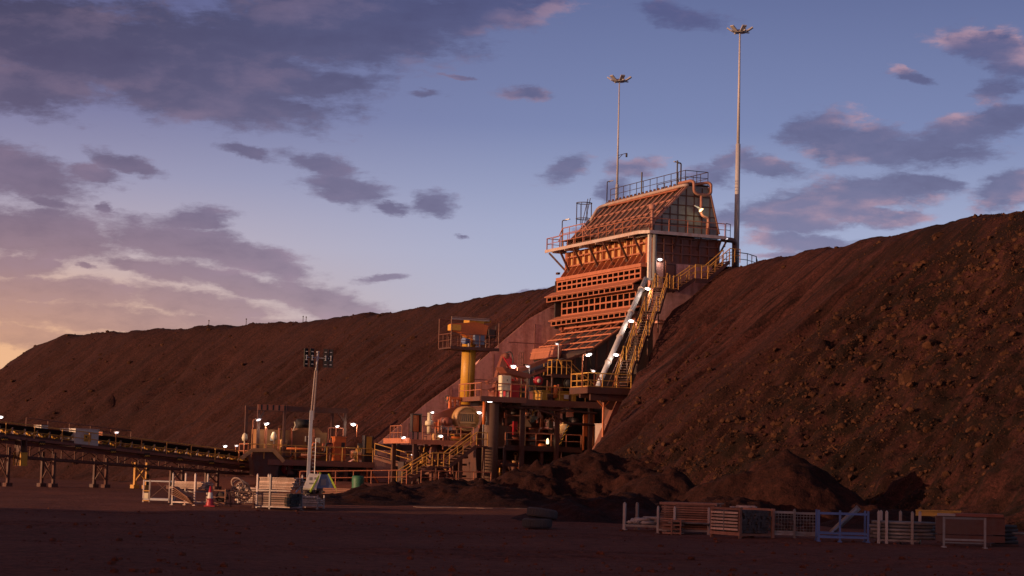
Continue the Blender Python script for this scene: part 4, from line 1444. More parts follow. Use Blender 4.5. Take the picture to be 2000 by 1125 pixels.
T.part('slew_motor', MB().box(-12.35, -11.5, 6.75, 7.18, 12.3, 13.05).tube((-12.0, 6.9, 12.2), (-12.0, 6.9, 11.95), .22, 10), 'blue_steel')
T.part('winch', MB().tube((-13.3, 6.9, 12.55), (-12.7, 7.2, 12.5), .25, 12), 'blue_paint')
T.part('hook_block', MB().tube((-12.85, 6.8, 12.35), (-12.85, 6.8, 12.0), .1, 8, .05), 'white_paint')
T.part('winch_box', MB().box(-11.0, -10.5, 7.0, 8.0, 12.9, 13.6).tube((-10.4, 7.2, 12.9), (-10.3, 7.2, 13.9), .05, 5), 'dark_steel')

# deck bracket / pipe stack next to the column
T = Thing('valve_stack', 'small orange valve frame between the yellow crane column and the round drum', 'valve stack', (-16, 2.0, 6.9))
mb = MB().box(-16.55, -15.55, 1.6, 2.2, 7.55, 7.75).box(-16.5, -16.35, 1.7, 2.0, 6.7, 7.6).box(-16.1, -15.95, 1.7, 2.0, 6.7, 7.6).box(-15.7, -15.55, 1.7, 2.0, 6.7, 7.6)
T.part('frame', mb, 'orange_paint')
T.part('handwheel', MB().lathe((-16.75, 1.7, 7.6), (-1, -.3, 0), [(.2, -.03), (.26, -.03), (.26, .03), (.2, .03), (.2, -.03)], 12), 'dark_steel')

# ------------------------------------------------------------------ crusher drive
T = Thing('drive_platform', 'lit steel platform edge carrying the round drive drum and red motor', 'platform', (-18, 2, .9))
mb = MB().box(-20.6, -15.2, -.6, 5.0, 4.1, 4.26)
mb.box(-20.68, -20.6, -.6, 5.0, 4.0, 4.4)
mb.box(-20.6, -15.2, -.68, -.6, 3.95, 4.3)
T.part('floor', mb, 'orange_steel')
T.part('railing', MB().rail([(-20.5, 4.0, 4.26), (-20.5, 1.5, 4.26)], 1.1, .8, .035), 'orange_steel')
T.part('railing', MB().rail([(-19.6, -.55, 4.26), (-15.4, -.55, 4.26)], 1.1, 1.2, .035), 'orange_steel')
for (x, y) in ((-20.0, 0), (-16.2, 0), (-20.0, 4.4), (-16.2, 4.4)):
    T.part('column', MB().box(x - .14, x + .14, y - .14, y + .14, .8, 4.1), 'brown_steel')
T.part('cross_brace', MB().beam((-20, .05, 1.2), (-16.3, .05, 3.8), .1, .12).beam((-20, .15, 3.8), (-16.3, .15, 1.2), .1, .12), 'brown_steel')
T.part('chute', MB().tube((-18.2, .4, 4.1), (-18.5, .4, 2.5), .3, 10, .22), 'side_panel')
clutter(T, -20.2, -15.8, 1.0, 4.0, 2.4, 3.8, 12, 5, .2)
clutter(T, -19.8, -16.2, -.3, .3, 4.35, 4.8, 8, 6, .6)
T = Thing('drive_drum', 'round tan guard of the crusher flywheel with a barred window in its face', 'flywheel guard', (-15.5, .8, 4.3))
c = (-15.5, .8, 6.05)
T.part('rim', MB().lathe(c, (0, -1, 0), [(.86, .42), (.98, .42), (.98, -.5), (.86, -.5)], 36), 'gold_panel')
T.part('face', MB().lathe(c, (0, -1, 0), [(0, .34), (.9, .34), (.9, .3)], 36), 'gold_panel')
mb = MB().box(-16.05, -14.95, .42, .455, 5.85, 6.4)
T.part('window', mb, 'black_paint')
mb = MB()
for k in range(7):
    x = -16.0 + k * .165
    mb.box(x, x + .04, .39, .42, 5.86, 6.39)
mb.box(-16.15, -14.85, .36, .44, 5.68, 5.82)
mb.box(-16.15, -14.85, .37, .44, 6.42, 6.5)
T.part('window_bar', mb, 'gold_panel')
T.part('stand', MB().prism([(-16.3, 4.27), (-14.7, 4.27), (-15.0, 5.4), (-16.0, 5.4)], 'y', 1.0, 1.5), 'red_steel')
T = Thing('drive_motor', 'red electric motor with a long sloping belt guard left of the round drum', 'motor', (-17.6, 1.2, 4.3))
T.part('belt_guard', MB().prism([(-18.2, 5.7), (-18.0, 6.25), (-16.0, 7.05), (-15.5, 6.9), (-15.4, 6.0), (-16.3, 5.6)], 'y', 1.35, 2.0), 'red_steel')
T.part('frame', MB().box(-18.4, -16.4, .6, 2.2, 4.27, 4.7).box(-17.9, -16.7, .9, 1.9, 4.7, 5.2), 'side_panel')
T.part('motor_body', MB().lathe((-17.2, .2, 5.75), (0, 1, 0), [(0, -.05), (.2, -.05), (.22, 0), (.36, .02), (.38, 1.1), (.2, 1.2), (0, 1.2)], 18), 'red_steel')
T.part('motor_foot', MB().box(-17.6, -16.8, .4, 1.2, 5.1, 5.45), 'white_paint')
T.part('actuator', MB().tube((-18.6, .6, 4.8), (-18.6, .6, 6.4), .18, 10).lathe((-18.6, .6, 5.6), (0, 0, 1), [(.18, -.2), (.34, -.15), (.34, .15), (.18, .2)], 12), 'cream_paint')
T.part('valve', MB().box(-18.2, -17.8, .3, .7, 5.2, 5.7).tube((-18.0, .2, 5.0), (-18.0, .2, 5.9), .07, 6), 'orange_paint')
T.part('bearing', MB().lathe((-16.5, .3, 4.7), (0, 1, 0), [(0, 0), (.4, 0), (.45, .3), (.45, .6), (0, .6)], 14), 'brown_steel')
T = Thing('switch_box', 'tall open orange switch box standing at the left of the drive platform', 'cabinet', (-19.3, 1.8, 4.3))
T.part('body', MB().box(-19.75, -18.95, 1.6, 1.75, 4.9, 6.3).box(-19.75, -19.68, 1.3, 1.6, 4.9, 6.3).box(-19.02, -18.95, 1.3, 1.6, 4.9, 6.3).box(-19.75, -18.95, 1.3, 1.6, 6.22, 6.32), 'dark_steel')
T.part('door', MB().box(-19.62, -19.1, 1.52, 1.58, 4.95, 6.2), 'orange_paint')
T.part('leg', MB().box(-19.6, -19.5, 1.5, 1.6, 4.26, 4.9).box(-19.2, -19.1, 1.5, 1.6, 4.26, 4.9), 'dark_steel')

# front stair down to the yard
T = Thing('front_staircase', 'yellow railed staircase coming down left in two flights from beside the pillar', 'staircase', (-18, -2.2, .9))
stair(T, (-18.1, -2.4, 2.35), (-15.9, -2.4, 3.95), (0, 1, 0), 1.1, posts=1.2)
mb = MB().box(-19.5, -18.1, -2.45, -1.25, 2.2, 2.3)
T.part('landing', mb, 'brown_steel')
T.part('landing_rail', MB().rail([(-19.5, -2.4, 2.3), (-18.1, -2.4, 2.3)], 1.0, .5, .04), 'yellow_rail')
stair(T, (-21.9, -2.4, .85), (-19.5, -2.4, 2.3), (0, 1, 0), 1.1, posts=1.2)
T.part('landing', MB().box(-15.9, -15.0, -2.45, -1.25, 3.85, 3.95), 'brown_steel')
T.part('landing_rail', MB().rail([(-15.9, -2.4, 3.95), (-15.0, -2.4, 3.95)], 1.0, .7, .04), 'yellow_rail')
for x in (-19.4, -18.2, -15.2):
    T.part('support_leg', MB().tube((x, -2.3, .7), (x, -2.3, 2.2 if x < -16 else 3.85), .08, 6), 'brown_steel')

# barrier rail along the pad in front
def barrier(p0, p1, label, sp=1.4):
    T = Thing('barrier_railing', label, 'railing', p0)
    T.part('rail', MB().rail([p0, p1], 1.05, sp, .035), 'orange_steel')
barrier((-21.6, -2.6, .9), (-29.0, .3, .6), 'low orange railing on the pad between the light tower and the front stairs')
barrier((-20.6, -3.0, .9), (-14.9, -3.0, .9), 'low orange railing on the pad at the foot of the front stairs')

# pipework and pumps in the shade under the drive platform
T = Thing('pump_frame', 'dark frame of pipes and beams below the front stairs', 'pump frame', (-17, 1.5, .9))
mb = MB()
for z in (1.6, 2.5, 3.3):
    mb.beam((-20, 1.8, z), (-14.9, 1.8, z), .14, .16)
for x in (-18.9, -17.5, -16.0):
    mb.box(x - .1, x + .1, 1.4, 1.6, .9, 3.9)
T.part('frame', mb, 'brown_steel')
T.part('pump', MB().tube((-18.4, 1.0, 1.5), (-17.2, 1.0, 1.5), .35, 12), 'side_panel')
T.part('pipe', MB().curve([(-17.2, .9, 1.5), (-16.6, .9, 1.5), (-16.6, .9, 3.0), (-15.2, .9, 3.1)], .12, 8), 'red_steel')
T.part('tank', MB().box(-20.0, -19.0, 2.2, 3.4, .9, 2.6), 'dark_steel')

clutter(T, -20, -15.4, .6, 3.2, 1.1, 3.0, 20, 7, .15)

# ------------------------------------------------------------------ transfer station
T = Thing('transfer_station', 'railed transfer platform with dark portal frame where the two conveyors meet', 'platform', (-23.5, 15, .6))
fy = 13.6
mb = MB().box(-27.2, -18.2, fy, 19.5, 2.35, 2.5)
mb.box(-27.25, -18.15, fy - .06, fy, 2.1, 2.55)
mb.box(-27.3, -27.2, fy, 19.5, 2.1, 2.55)
fl_ = T.part('floor', mb, 'side_panel')
mb = MB().beam((-29.6, fy - .1, 2.55), (-28.7, fy - .1, 3.25), .3, .1, (0, 1, 0)).beam((-28.7, fy - .1, 3.25), (-26.9, fy - .1, 3.3), .3, .1, (0, 1, 0)).beam((-26.9, fy - .1, 3.3), (-26.0, fy - .1, 2.4), .3, .1, (0, 1, 0))
T.part('hood_edge', mb, 'gold_panel')
mb = MB().prism([(-28.6, 3.15), (-26.9, 3.15), (-26.2, 2.3), (-26.6, 1.2), (-28.4, 1.2)], 'y', fy + .1, fy + 1.3)
T.part('chute_hood', mb, 'brown_steel')
T.part('front_railing', MB().rail([(-29.0, fy + .02, 2.6), (-18.3, fy + .02, 2.5)], 1.15, 1.3, .04), 'yellow_rail')
T.part('side_railing', MB().rail([(-29.0, fy + .02, 2.6), (-29.0, fy + 2.5, 2.6)], 1.15, 1.2, .04), 'orange_steel')
mb = MB()
for (x, y) in ((-27.8, fy + 1.4), (-25.6, fy + 1.4), (-27.8, fy + 4.8), (-20.2, fy + 1.8), (-20.2, fy + 5)):
    mb.box(x - .11, x + .11, y - .11, y + .11, 2.5, 7.0)
mb.box(-25.7, -20.1, fy + 1.3, fy + 1.6, 6.55, 6.95)
mb.box(-27.9, -20.1, fy + 4.7, fy + 5.0, 6.6, 6.9)
mb.beam((-20.35, fy + 1.6, 5.9), (-20.9, fy + 1.6, 6.5), .12, .12)
mb.beam((-27.7, fy + 1.5, 5.8), (-27.2, fy + 1.5, 6.6), .12, .12)
T.part('portal_frame', mb, 'brown_steel')
mb = MB().box(-27.9, -25.5, fy + 1.25, fy + 1.32, 6.55, 7.0)
bx_ = T.part('striped_beam', mb, 'orange_steel')
mb = MB()
for k in range(5):
    x = -27.7 + k * .5
    mb.box(x, x + .14, fy + 1.21, fy + 1.25, 6.56, 6.99)
T.part('beam_stripe', mb, 'black_paint', bx_)
mb = MB().box(-27.6, -24.7, fy + 2.0, fy + 3.8, 2.5, 5.0).box(-24.7, -21.6, fy + 2.2, fy + 3.8, 2.5, 4.9)
mb.prism([(-24.6, 4.9), (-22.0, 4.9), (-22.4, 5.3), (-23.8, 5.25)], 'y', fy + 2.2, fy + 3.6)
T.part('drive_casing', mb, 'casing_paint')
mb = MB()
for x in (-27.0, -25.9, -24.8, -22.9):
    mb.box(x, x + .14, fy + 1.9, fy + 2.0, 2.5, 5.15)
T.part('casing_rib', mb, 'orange_steel')
for (x0, x1, z0, z1, m) in ((-26.6, -26.35, 4.1, 4.5, 'white_paint'), (-23.6, -23.0, 4.1, 4.55, 'white_paint'), (-22.6, -22.3, 4.0, 4.45, 'cream_paint')):
    T.part('notice_plate', MB().box(x0, x1, fy + 1.84, fy + 1.9, z0, z1), m)
T.part('pulley', MB().tube((-24.2, fy + 2.4, 5.55), (-23.0, fy + 2.4, 5.55), .38, 14), 'black_paint')
T.part('guard_arm', MB().path([(-24.7, fy + 1.8, 4.95), (-24.5, fy + 1.8, 5.4), (-24.6, fy + 1.8, 5.7)], .05, 5), 'cream_paint')
T.part('frame_rail', MB().path([(-21.7, fy + 1.6, 2.5), (-21.7, fy + 1.6, 5.3), (-20.4, fy + 1.6, 5.3), (-20.4, fy + 1.6, 4.7)], .05, 5), 'orange_steel')
for x in (-26.5, -23.5, -20.5, -18.6):
    for y in (fy + .4, fy + 5):
        T.part('column', MB().box(x - .15, x + .15, y - .15, y + .15, .3, 2.35), 'brown_steel')
mb = MB().box(-26.6, -18.4, fy + 1.6, fy + 1.8, .4, 2.2)
for x in (-25.6, -24.2, -22.6, -21.2, -19.6):
    mb.box(x, x + .08, fy + 1.5, fy + 1.6, .4, 2.2)
T.part('skirt_wall', mb, 'brown_steel')
T.part('brace', MB().beam((-18.6, fy + .4, 2.2), (-17.4, fy + .4, .6), .12, .14).box(-18.75, -18.6, fy + .2, fy + .3, .5, 2.3), 'orange_paint')

clutter(T, -27.0, -18.8, fy + .5, fy + 1.4, .7, 2.0, 26, 8, .3)
clutter(T, -27.2, -21.8, fy + .9, fy + 1.8, 2.6, 4.0, 16, 9, .6)
clutter(T, -20.4, -18.9, fy + .8, fy + 2, 2.6, 3.6, 6, 10, .5)
T = Thing('electrical_kiosk', 'bright orange electrical kiosk standing on the transfer platform', 'kiosk', (-20.8, fy + .8, 2.5))
T.part('body', MB().box(-21.5, -20.55, fy + .4, fy + 1.2, 2.6, 4.5), 'orange_paint')
T.part('roof', MB().box(-21.56, -20.49, fy + .34, fy + 1.26, 4.5, 4.58), 'orange_paint')
T.part('window', MB().box(-20.95, -20.65, fy + .37, fy + .4, 3.7, 4.1), 'dark_steel')
mb = MB()
for k in range(5):
    mb.box(-21.53, -21.5, fy + .5, fy + 1.1, 3.6 + k * .16, 3.68 + k * .16)
T.part('louvre', mb, 'orange_steel')
T = Thing('relay_cabinet', 'narrow yellow cabinet with a dark frame at the right end of the transfer platform', 'cabinet', (-18.7, fy + .5, 2.5))
T.part('body', MB().box(-18.85, -18.35, fy + .2, fy + .7, 3.3, 4.65), 'yellow_paint')
T.part('frame', MB().box(-19.0, -18.86, fy + .15, fy + .75, 1.6, 4.75).box(-18.34, -18.22, fy + .15, fy + .75, 1.6, 4.7).box(-18.9, -18.3, fy + .3, fy + .6, 2.5, 3.3), 'dark_steel')
T.part('notice', MB().box(-18.15, -17.85, fy + .2, fy + .24, 3.1, 3.5), 'white_paint')

for i, (px, py, lab) in enumerate(((478, 853, 'cream bulb shaped beacon at the left end of the transfer platform'), (535, 851, 'cream bulb shaped beacon in front of the transfer drive casing'))):
    q = S(px, py, fy + .2)
    T = Thing('warning_beacon', lab, 'beacon', (q[0], q[1], 2.6), group='bulb beacons on the transfer platform')
    T.part('bulb', MB().lathe((q[0], q[1], q[2] - .3), (0, 0, 1), [(.05, -.35), (.06, -.05), (.2, 0), (.24, .2), (.2, .42), (.08, .6), (0, .62)], 12), 'cream_paint')
    T.part('pole', MB().tube((q[0], q[1], 2.6), (q[0], q[1], q[2] - .3), .05, 6), 'orange_steel')

# feed conveyor from the crusher up to the transfer station
T = Thing('feed_conveyor', 'short inclined conveyor gallery with yellow rails dropping right from the transfer platform', 'conveyor', (-16, 13, .9))
a, b = Vector((-18.2, fy - .1, 3.0)), Vector((-12.6, 9.0, 1.2))
mb = MB().beam(a, b, .12, .4).beam(a + Vector((.5, 1.4, 0)), b + Vector((.5, 1.4, 0)), .12, .4)
T.part('stringer', mb, 'side_panel')
T.part('belt', MB().beam(a + Vector((.25, .7, .2)), b + Vector((.25, .7, .2)), 1.1, .06), 'belt')
T.part('walkway_railing', MB().rail([a + Vector((-.1, -.3, .1)), b + Vector((-.1, -.3, .1))], 1.0, 1.6, .04), 'yellow_rail')
T.part('walkway', MB().beam(a + Vector((0, -.2, .02)), b + Vector((0, -.2, .02)), .6, .06), 'brown_steel')
mb = MB()
for t in (.35, .8):
    q = a.lerp(b, t)
    mb.tube((q.x, q.y, .6), (q.x, q.y, q.z), .09, 6)
T.part('trestle', mb, 'brown_steel')
T = Thing('skirt_frame', 'dark low steel frame with posts behind the feed conveyor at the wing wall foot', 'frame', (-14, 15, .9))
mb = MB().box(-19, -9, 15.2, 15.5, 3.6, 4.1)
for x in (-18, -15.5, -13, -10.5):
    mb.box(x - .15, x + .15, 15.0, 15.3, .8, 4.3)
T.part('frame', mb, 'dark_steel')


# ------------------------------------------------------------------ long conveyor
ca, cb = np.array(W(486, 903, 172.0)), np.array(W(-70, 838, 150.0))
cdir = cb - ca
clen = float(np.linalg.norm(cdir[:2]))
crot = math.atan2(cdir[1], cdir[0])
csl = (cb[2] - ca[2]) / clen
# the conveyor's own frame: u along it from the transfer platform, v towards the camera side (negative = away), z up
T = Thing('main_conveyor', 'long trough conveyor running left from the transfer platform on steel trestles', 'conveyor', tuple(ca), world=True, rot=crot)
sgn = 1.0 if math.sin(crot) * 1 + 0 > 99 else 1.0
def cz(u):
    return csl * u
NEAR = 1.0   # +v is the camera side when the belt heads left
mb = MB()
for v in (-.75, .75):
    mb.beam((-1, v, cz(-1) - .15), (clen, v, cz(clen) - .15), .1, .34)
for k in range(int(clen / 1.6)):
    u = k * 1.6
    mb.beam((u, -.75, cz(u) - .2), (u, .75, cz(u) - .2), .08, .1)
fr = T.part('stringer', mb, 'brown_steel')
mb = MB()
n = 40
vs, fs = [], []
for i in range(n + 1):
    u = -1 + (clen + 1) * i / n
    for (v, z) in ((-.74, .70), (-.3, .30), (.3, .30), (.74, .70)):
        vs.append((u, v, cz(u) + z))
for i in range(n):
    for k in range(3):
        fs.append((i * 4 + k, i * 4 + k + 1, (i + 1) * 4 + k + 1, (i + 1) * 4 + k))
mb.add(vs, fs, True)
mb.beam((-1, 0, cz(-1) - .35), (clen, 0, cz(clen) - .35), 1.1, .03)
T.part('belt', mb, 'belt')
ki = int(clen / 1.15)
for k in range(ki):
    u = .6 + k * 1.15
    if k == 0:
        m_ = MB().beam((0, .66, -.1), (0, .72, .5), .1, .07, (1, 0, 0)).beam((0, -.66, -.1), (0, -.72, .5), .1, .07, (1, 0, 0))
        m_.beam((0, -.7, .02), (0, .7, .02), .07, .07)
        fr0 = T.part('idler_frame', m_, 'pale_steel')
        r_ = MB().tube((0, .32, .14), (0, .7, .4), .085, 8).tube((0, -.32, .14), (0, -.7, .4), .085, 8).tube((0, -.3, .13), (0, .3, .13), .085, 8)
        ro0 = link_mesh('roller', r_, 'yellow_paint')
        ro0.parent = fr0
        fr0.location = (u, 0, cz(u))
    else:
        c = copy_tree(fr0, T.o)
        c.location = (u, 0, cz(u))
mb = MB().beam((-1, 1.15, cz(-1) - .32), (clen, 1.15, cz(clen) - .32), .7, .05)
mb.beam((-1, 1.5, cz(-1) - .3), (clen, 1.5, cz(clen) - .3), .06, .2)
T.part('walkway', mb, 'side_panel')
T.part('walkway_railing', MB().rail([(0, 1.48, cz(0) - .3), (clen, 1.48, cz(clen) - .3)], 1.05, 2.6, .038), 'yellow_rail')
mb = MB().rail([(clen * .42, -1.0, cz(clen * .42) + .1), (clen * .78, -1.0, cz(clen * .78) + .1)], 1.35, 1.9, .03)
T.part('far_railing', mb, 'side_panel')
mb = MB()
for v in (-.8, .8):
    mb.beam((0, v, cz(0) - 1.0), (clen, v, cz(clen) - 1.75), .1, .2)
    kk = int(clen / 2.1)
    for k in range(kk):
        u0, u1 = k * 2.1, k * 2.1 + 2.1
        zb0, zb1 = cz(u0) - 1.0 - .75 * u0 / clen, cz(u1) - 1.0 - .75 * u1 / clen
        mb.beam((u0, v, zb0), (u0, v, cz(u0) - .3), .07, .07)
        mb.beam((u0, v, zb0), (u1, v, cz(u1) - .35), .06, .06) if k % 2 else mb.beam((u0, v, cz(u0) - .35), (u1, v, zb1), .06, .06)
T.part('gallery_truss', mb, 'brown_steel')
mb = MB().beam((-.5, .9, cz(-.5) - .62), (clen, .9, cz(clen) - .62), .04, .3)
T.part('skirt_plate', mb, 'side_panel')
for px in (-8, 75, 175, 256, 330, 405):
    u = (486 - px) / 556 * clen * .985
    gz = -ca[2]
    m_ = MB()
    for v in (-.7, .7):
        m_.box(u - .1, u + .1, v - .1, v + .1, gz + .1, cz(u) - 1.0)
        m_.box(u - .28, u + .28, v - .22, v + .22, gz - .05, gz + .25)
    m_.beam((u, -.7, gz + .5), (u, .7, cz(u) - 1.2), .08, .08).beam((u, .7, gz + .5), (u, -.7, cz(u) - 1.2), .08, .08)
    m_.beam((u, .72, gz + .5), (u + 1.6, .72, cz(u + 1.6) - 1.1), .09, .09, (0, 1, 0))
    tr = T.part('trestle', m_, 'brown_steel' if px != 256 else 'yellow_rail')
    if px == 256:
        m_ = MB()
        for k in range(3):
            m_.box(u - .14, u + .14, .8, .84, gz + .2 + k * .6, gz + .5 + k * .6)
        T.part('hazard_sleeve', m_, 'black_paint', tr)
mb = MB()
for k in range(int(clen / 3.4)):
    u = 2.2 + k * 3.4
    mb2 = MB().box(u - .28, u + .28, 1.52, 1.56, cz(u) - .62, cz(u) - .3)
    sg = T.part('hazard_sign', mb2, 'black_paint')
    s2 = MB()
    for j in (-1, 0, 1):
        s2.beam((u + j * .16 - .1, 1.575, cz(u) - .58), (u + j * .16, 1.575, cz(u) - .46), .02, .06, (0, 1, 0))
        s2.beam((u + j * .16 + .1, 1.578, cz(u) - .58), (u + j * .16, 1.578, cz(u) - .46), .02, .06, (0, 1, 0))
    T.part('chevron', s2, 'yellow_paint', sg)

# belt scale box over the conveyor, with its yellow notice
u = (486 - 129) / 556 * clen * .98
T2 = Thing('weigh_box', 'white sheeted box with a small yellow notice standing over the conveyor', 'box', tuple(ca + np.array([math.cos(crot) * u, math.sin(crot) * u, cz(u)])), world=True, rot=crot)
T2.part('body', MB().box(-1.12, 1.12, -.9, .95, -.35, 1.0), 'white_paint')
mb = MB()
for k in range(4):
    mb.box(-1.11, 1.11, .952, .966, -.3 + k * .34, -.285 + k * .34)
mb.box(-1.16, 1.16, -.94, .99, 1.0, 1.05)
T2.part('sheet_joint', mb, 'galvanised')
nb = T2.part('notice', MB().box(-.38, .32, .968, .985, .08, .62), 'yellow_paint')
mb = MB().prism([(.22, .5), (.0, .5), (.11, .3)], 'y', .987, .992).box(-.3, -.05, .987, .992, .4, .44).box(-.3, -.05, .987, .992, .3, .34).box(-.25, .2, .987, .992, .18, .22)
T2.part('notice_mark', mb, 'black_paint', nb)
# grey tail box and orange take-up box
def conv_box(px, w_, h_, m, label, name, v=-1.1, lift=.3):
    u = (486 - px) / 556 * clen * .98
    T_ = Thing(name, label, 'box', tuple(ca + np.array([math.cos(crot) * u, math.sin(crot) * u, cz(u)])), world=True, rot=crot)
    T_.part('body', MB().box(-w_ / 2, w_ / 2, v - .5, v + .4, lift, lift + h_), m)
    T_.part('lid', MB().box(-w_ / 2 - .04, w_ / 2 + .04, v - .54, v + .44, lift + h_, lift + h_ + .05), 'brown_steel')
    T_.part('foot', MB().box(-w_ / 2, -w_ / 2 + .1, v - .4, v + .3, -.3, lift).box(w_ / 2 - .1, w_ / 2, v - .4, v + .3, -.3, lift), 'brown_steel')
conv_box(193, .75, .75, 'orange_steel', 'small orange lit box standing behind the conveyor belt right of the white box', 'junction_box', lift=.35)
conv_box(74, .65, .6, 'white_paint', 'small white housing behind the conveyor belt left of the white box', 'junction_box', lift=.45)
conv_box(2, .6, 1.0, 'yellow_paint', 'yellow box below the conveyor at the left edge', 'tool_box', v=1.3, lift=-2.3)

# ------------------------------------------------------------------ lamps on posts
def lamp(px, py, y, z0, label, arm=(.35, 0), lit='lamp_white', size=1.0, pole='orange_steel', light=0.0, world_Y=None, r=.045, bottom=None):
    """Lamp head where it was surveyed; post drops to z0; arm = offset from post top to head."""
    if world_Y is None:
        h = np.array(S(px, py, y))
        A = np.array([arm[0], arm[1], 0.0])
        base = (h[0] - A[0], h[1] - A[1], z0)
        T_ = Thing('lamp_post', label, 'lamp', base, group='lamps on posts around the plant')
    else:
        h = np.array(W(px, py, world_Y))
        A = np.array([arm[0], arm[1], 0.0])
        bw = h - A
        T_ = Thing('lamp_post', label, 'lamp', (bw[0], bw[1], z0), group='lamps on posts around the plant', world=True)
        h = np.array([A[0], A[1], h[2] - z0])
        base = (0, 0, 0)
    x0, y0, zb = base
    L_ = max(.05, math.hypot(*arm))
    d = Vector((arm[0] / L_, arm[1] / L_, 0)) if L_ > .06 else Vector((1, 0, 0))
    top = Vector((x0, y0, h[2] + .02))
    T_.part('pole', MB().curve([(x0, y0, zb), (x0, y0, top.z), tuple(Vector(h) - d * .15 * size)], r, 6), pole)
    c = Vector(h)
    hd = MB().beam(c - d * .26 * size + Vector((0, 0, .05)), c + d * .26 * size + Vector((0, 0, .09)), .24 * size, .07)
    hd_ = T_.part('lamp_head', hd, 'galvanised')
    if lit:
        k_ = .21 * size
        ln = MB().lathe(c, (d.x * .25, d.y * .25 - .25, -1), [(0, -.05 * size), (k_ * .8, -.045 * size), (k_, .0), (k_ * .75, .06 * size), (0, .08 * size)], 12)
        T_.part('lens', ln, lit, hd_)
    if light:
        l = bpy.data.lights.new('lamp_glow', 'POINT')
        l.energy = light * 1.8
        l.color = (1, .80, .62)
        l.shadow_soft_size = .15
        lo = bpy.data.objects.new('lamp_glow', l)
        lo.parent = T_.o
        pz = c - Vector((0, 0, .25)) - Vector(T_.off)
        lo.location = pz
        col.objects.link(lo)
    return T_


lamp(958, 783, -1.4, 7.0, 'large bright floodlight under the machinery deck beside the concrete pillar', (.3, -.3), size=1.25, light=30)
lamp(1003, 716, .5, 7.7, 'bright lamp on a short pole behind the red lean to roof', (-.35, 0), size=1.0, light=30)
lamp(1031, 716, -.8, 7.7, 'dim lamp on a tall thin pole at the front edge of the machinery deck', (-.15, 0), 'lamp_dim', .7, 'galvanised')
lamp(1150, 693, -9.1, 8.4, 'bright lamp on a bent pole at the left corner of the stair platform', (.5, 0), size=1.1, light=50)
lamp(1159, 725, -9.0, 8.4, 'small dim lamp on a stub post on the stair platform railing', (-.1, 0), 'lamp_dim', .7)
lamp(1088, 672, 4.0, 10.0, 'unlit lamp on a tall slender pole beside the feeder platform', (-.15, 0), 'lamp_dim', .6, 'galvanised')
lamp(1203, 693, -6.8, 10.6, 'lamp over the lowest flight of the long staircase', (-.35, .2), size=1.0, light=22)
lamp(1233, 627, -4.6, 13.0, 'lamp over the second flight of the long staircase', (-.35, .2), size=1.0, light=22)
lamp(1265, 564, -2.6, 15.6, 'lamp over the third flight of the long staircase', (-.35, .2), size=1.0, light=22)
lamp(1289, 507, -.6, 17.0, 'lamp beside the door in the crusher house end wall', (-.55, 0), size=.85, light=4)
lamp(1418, 467, -.5, 20.9, 'small lamp under the right end of the overhanging deck', (.1, 0), 'lamp_dim', .8)
lamp(1092, 820, .6, 4.0, 'bright lamp on a short post in the gloom of the lower walkway', (.08, 0), size=.85, light=30)
lamp(936, 806, -1.2, 4.0, 'lamp on a pale pole between the round drum and the pillar', (-.35, 0), size=.8, pole='galvanised', light=8)
lamp(844, 806, 0.8, 4.3, 'round bright lamp above the drive motor', (.05, 0), size=.7, light=10)
lamp(788, 855, .2, 4.1, 'lamp at the left tip of the drive platform', (.12, 0), size=.8)
lamp(861, 852, -.6, 3.6, 'lamp on a bent post in front of the drive platform railing', (-.2, 0), size=.75)
lamp(807, 888, 6.0, 1.2, 'dim lamp above the feed conveyor', (-.3, 0), 'lamp_dim', .9, 'galvanised')
lamp(505, 820, fy + .3, 2.6, 'tilted pale lamp on the tallest pole at the left of the transfer platform', (.45, 0), 'lamp_dim', 1.0, 'orange_steel')
lamp(521, 828, fy + .5, 2.6, 'round bright lamp second from the left on the transfer platform', (.1, 0), size=.95, light=30)
lamp(690, 829, fy + .5, 4.6, 'bright lamp on top of the narrow yellow cabinet', (-.35, 0), size=1.0, light=30)
lamp(659, 833, fy + 1.0, 2.6, 'small lamp on a pole right of the orange kiosk', (.1, 0), size=.75)
lamp(228, 845, 0, 3.3, 'round lamp on a pole behind the conveyor midway along it', (.06, 0), 'lamp_dim', .8, world_Y=164)
lamp(440, 872, 0, 1.8, 'lamp on a pole behind the conveyor near the transfer platform', (.06, 0), 'lamp_white', .75, world_Y=173)
lamp(462, 871, 0, 2.0, 'small lamp at the left end post of the transfer platform railing', (.06, 0), 'lamp_dim', .7, world_Y=174)
lamp(56, 836, 0, 3.6, 'dull grey lamp over the conveyor near the left edge', (-.3, 0), None, 1.0, 'galvanised', world_Y=157)
lamp(1, 815, 0, 3.8, 'bright lamp on a pole cut by the left edge', (.06, 0), size=.9, world_Y=155)
lamp(1109, 430, 17.2, 21.7, 'dark unlit lamp on a straight pole at the far end of the overhanging deck', (.3, -.5), None, .8, 'dark_steel')
lamp(1194, 355, 14.0, 26.0, 'dark unlit lamp at the far end of the ridge walkway', (.3, -.2), None, .7, 'dark_steel')
lamp(1321, 318, 2.6, 26.0, 'dark unlit lamp on the near half of the ridge walkway', (-.45, 0), None, .8, 'dark_steel', r=.06)

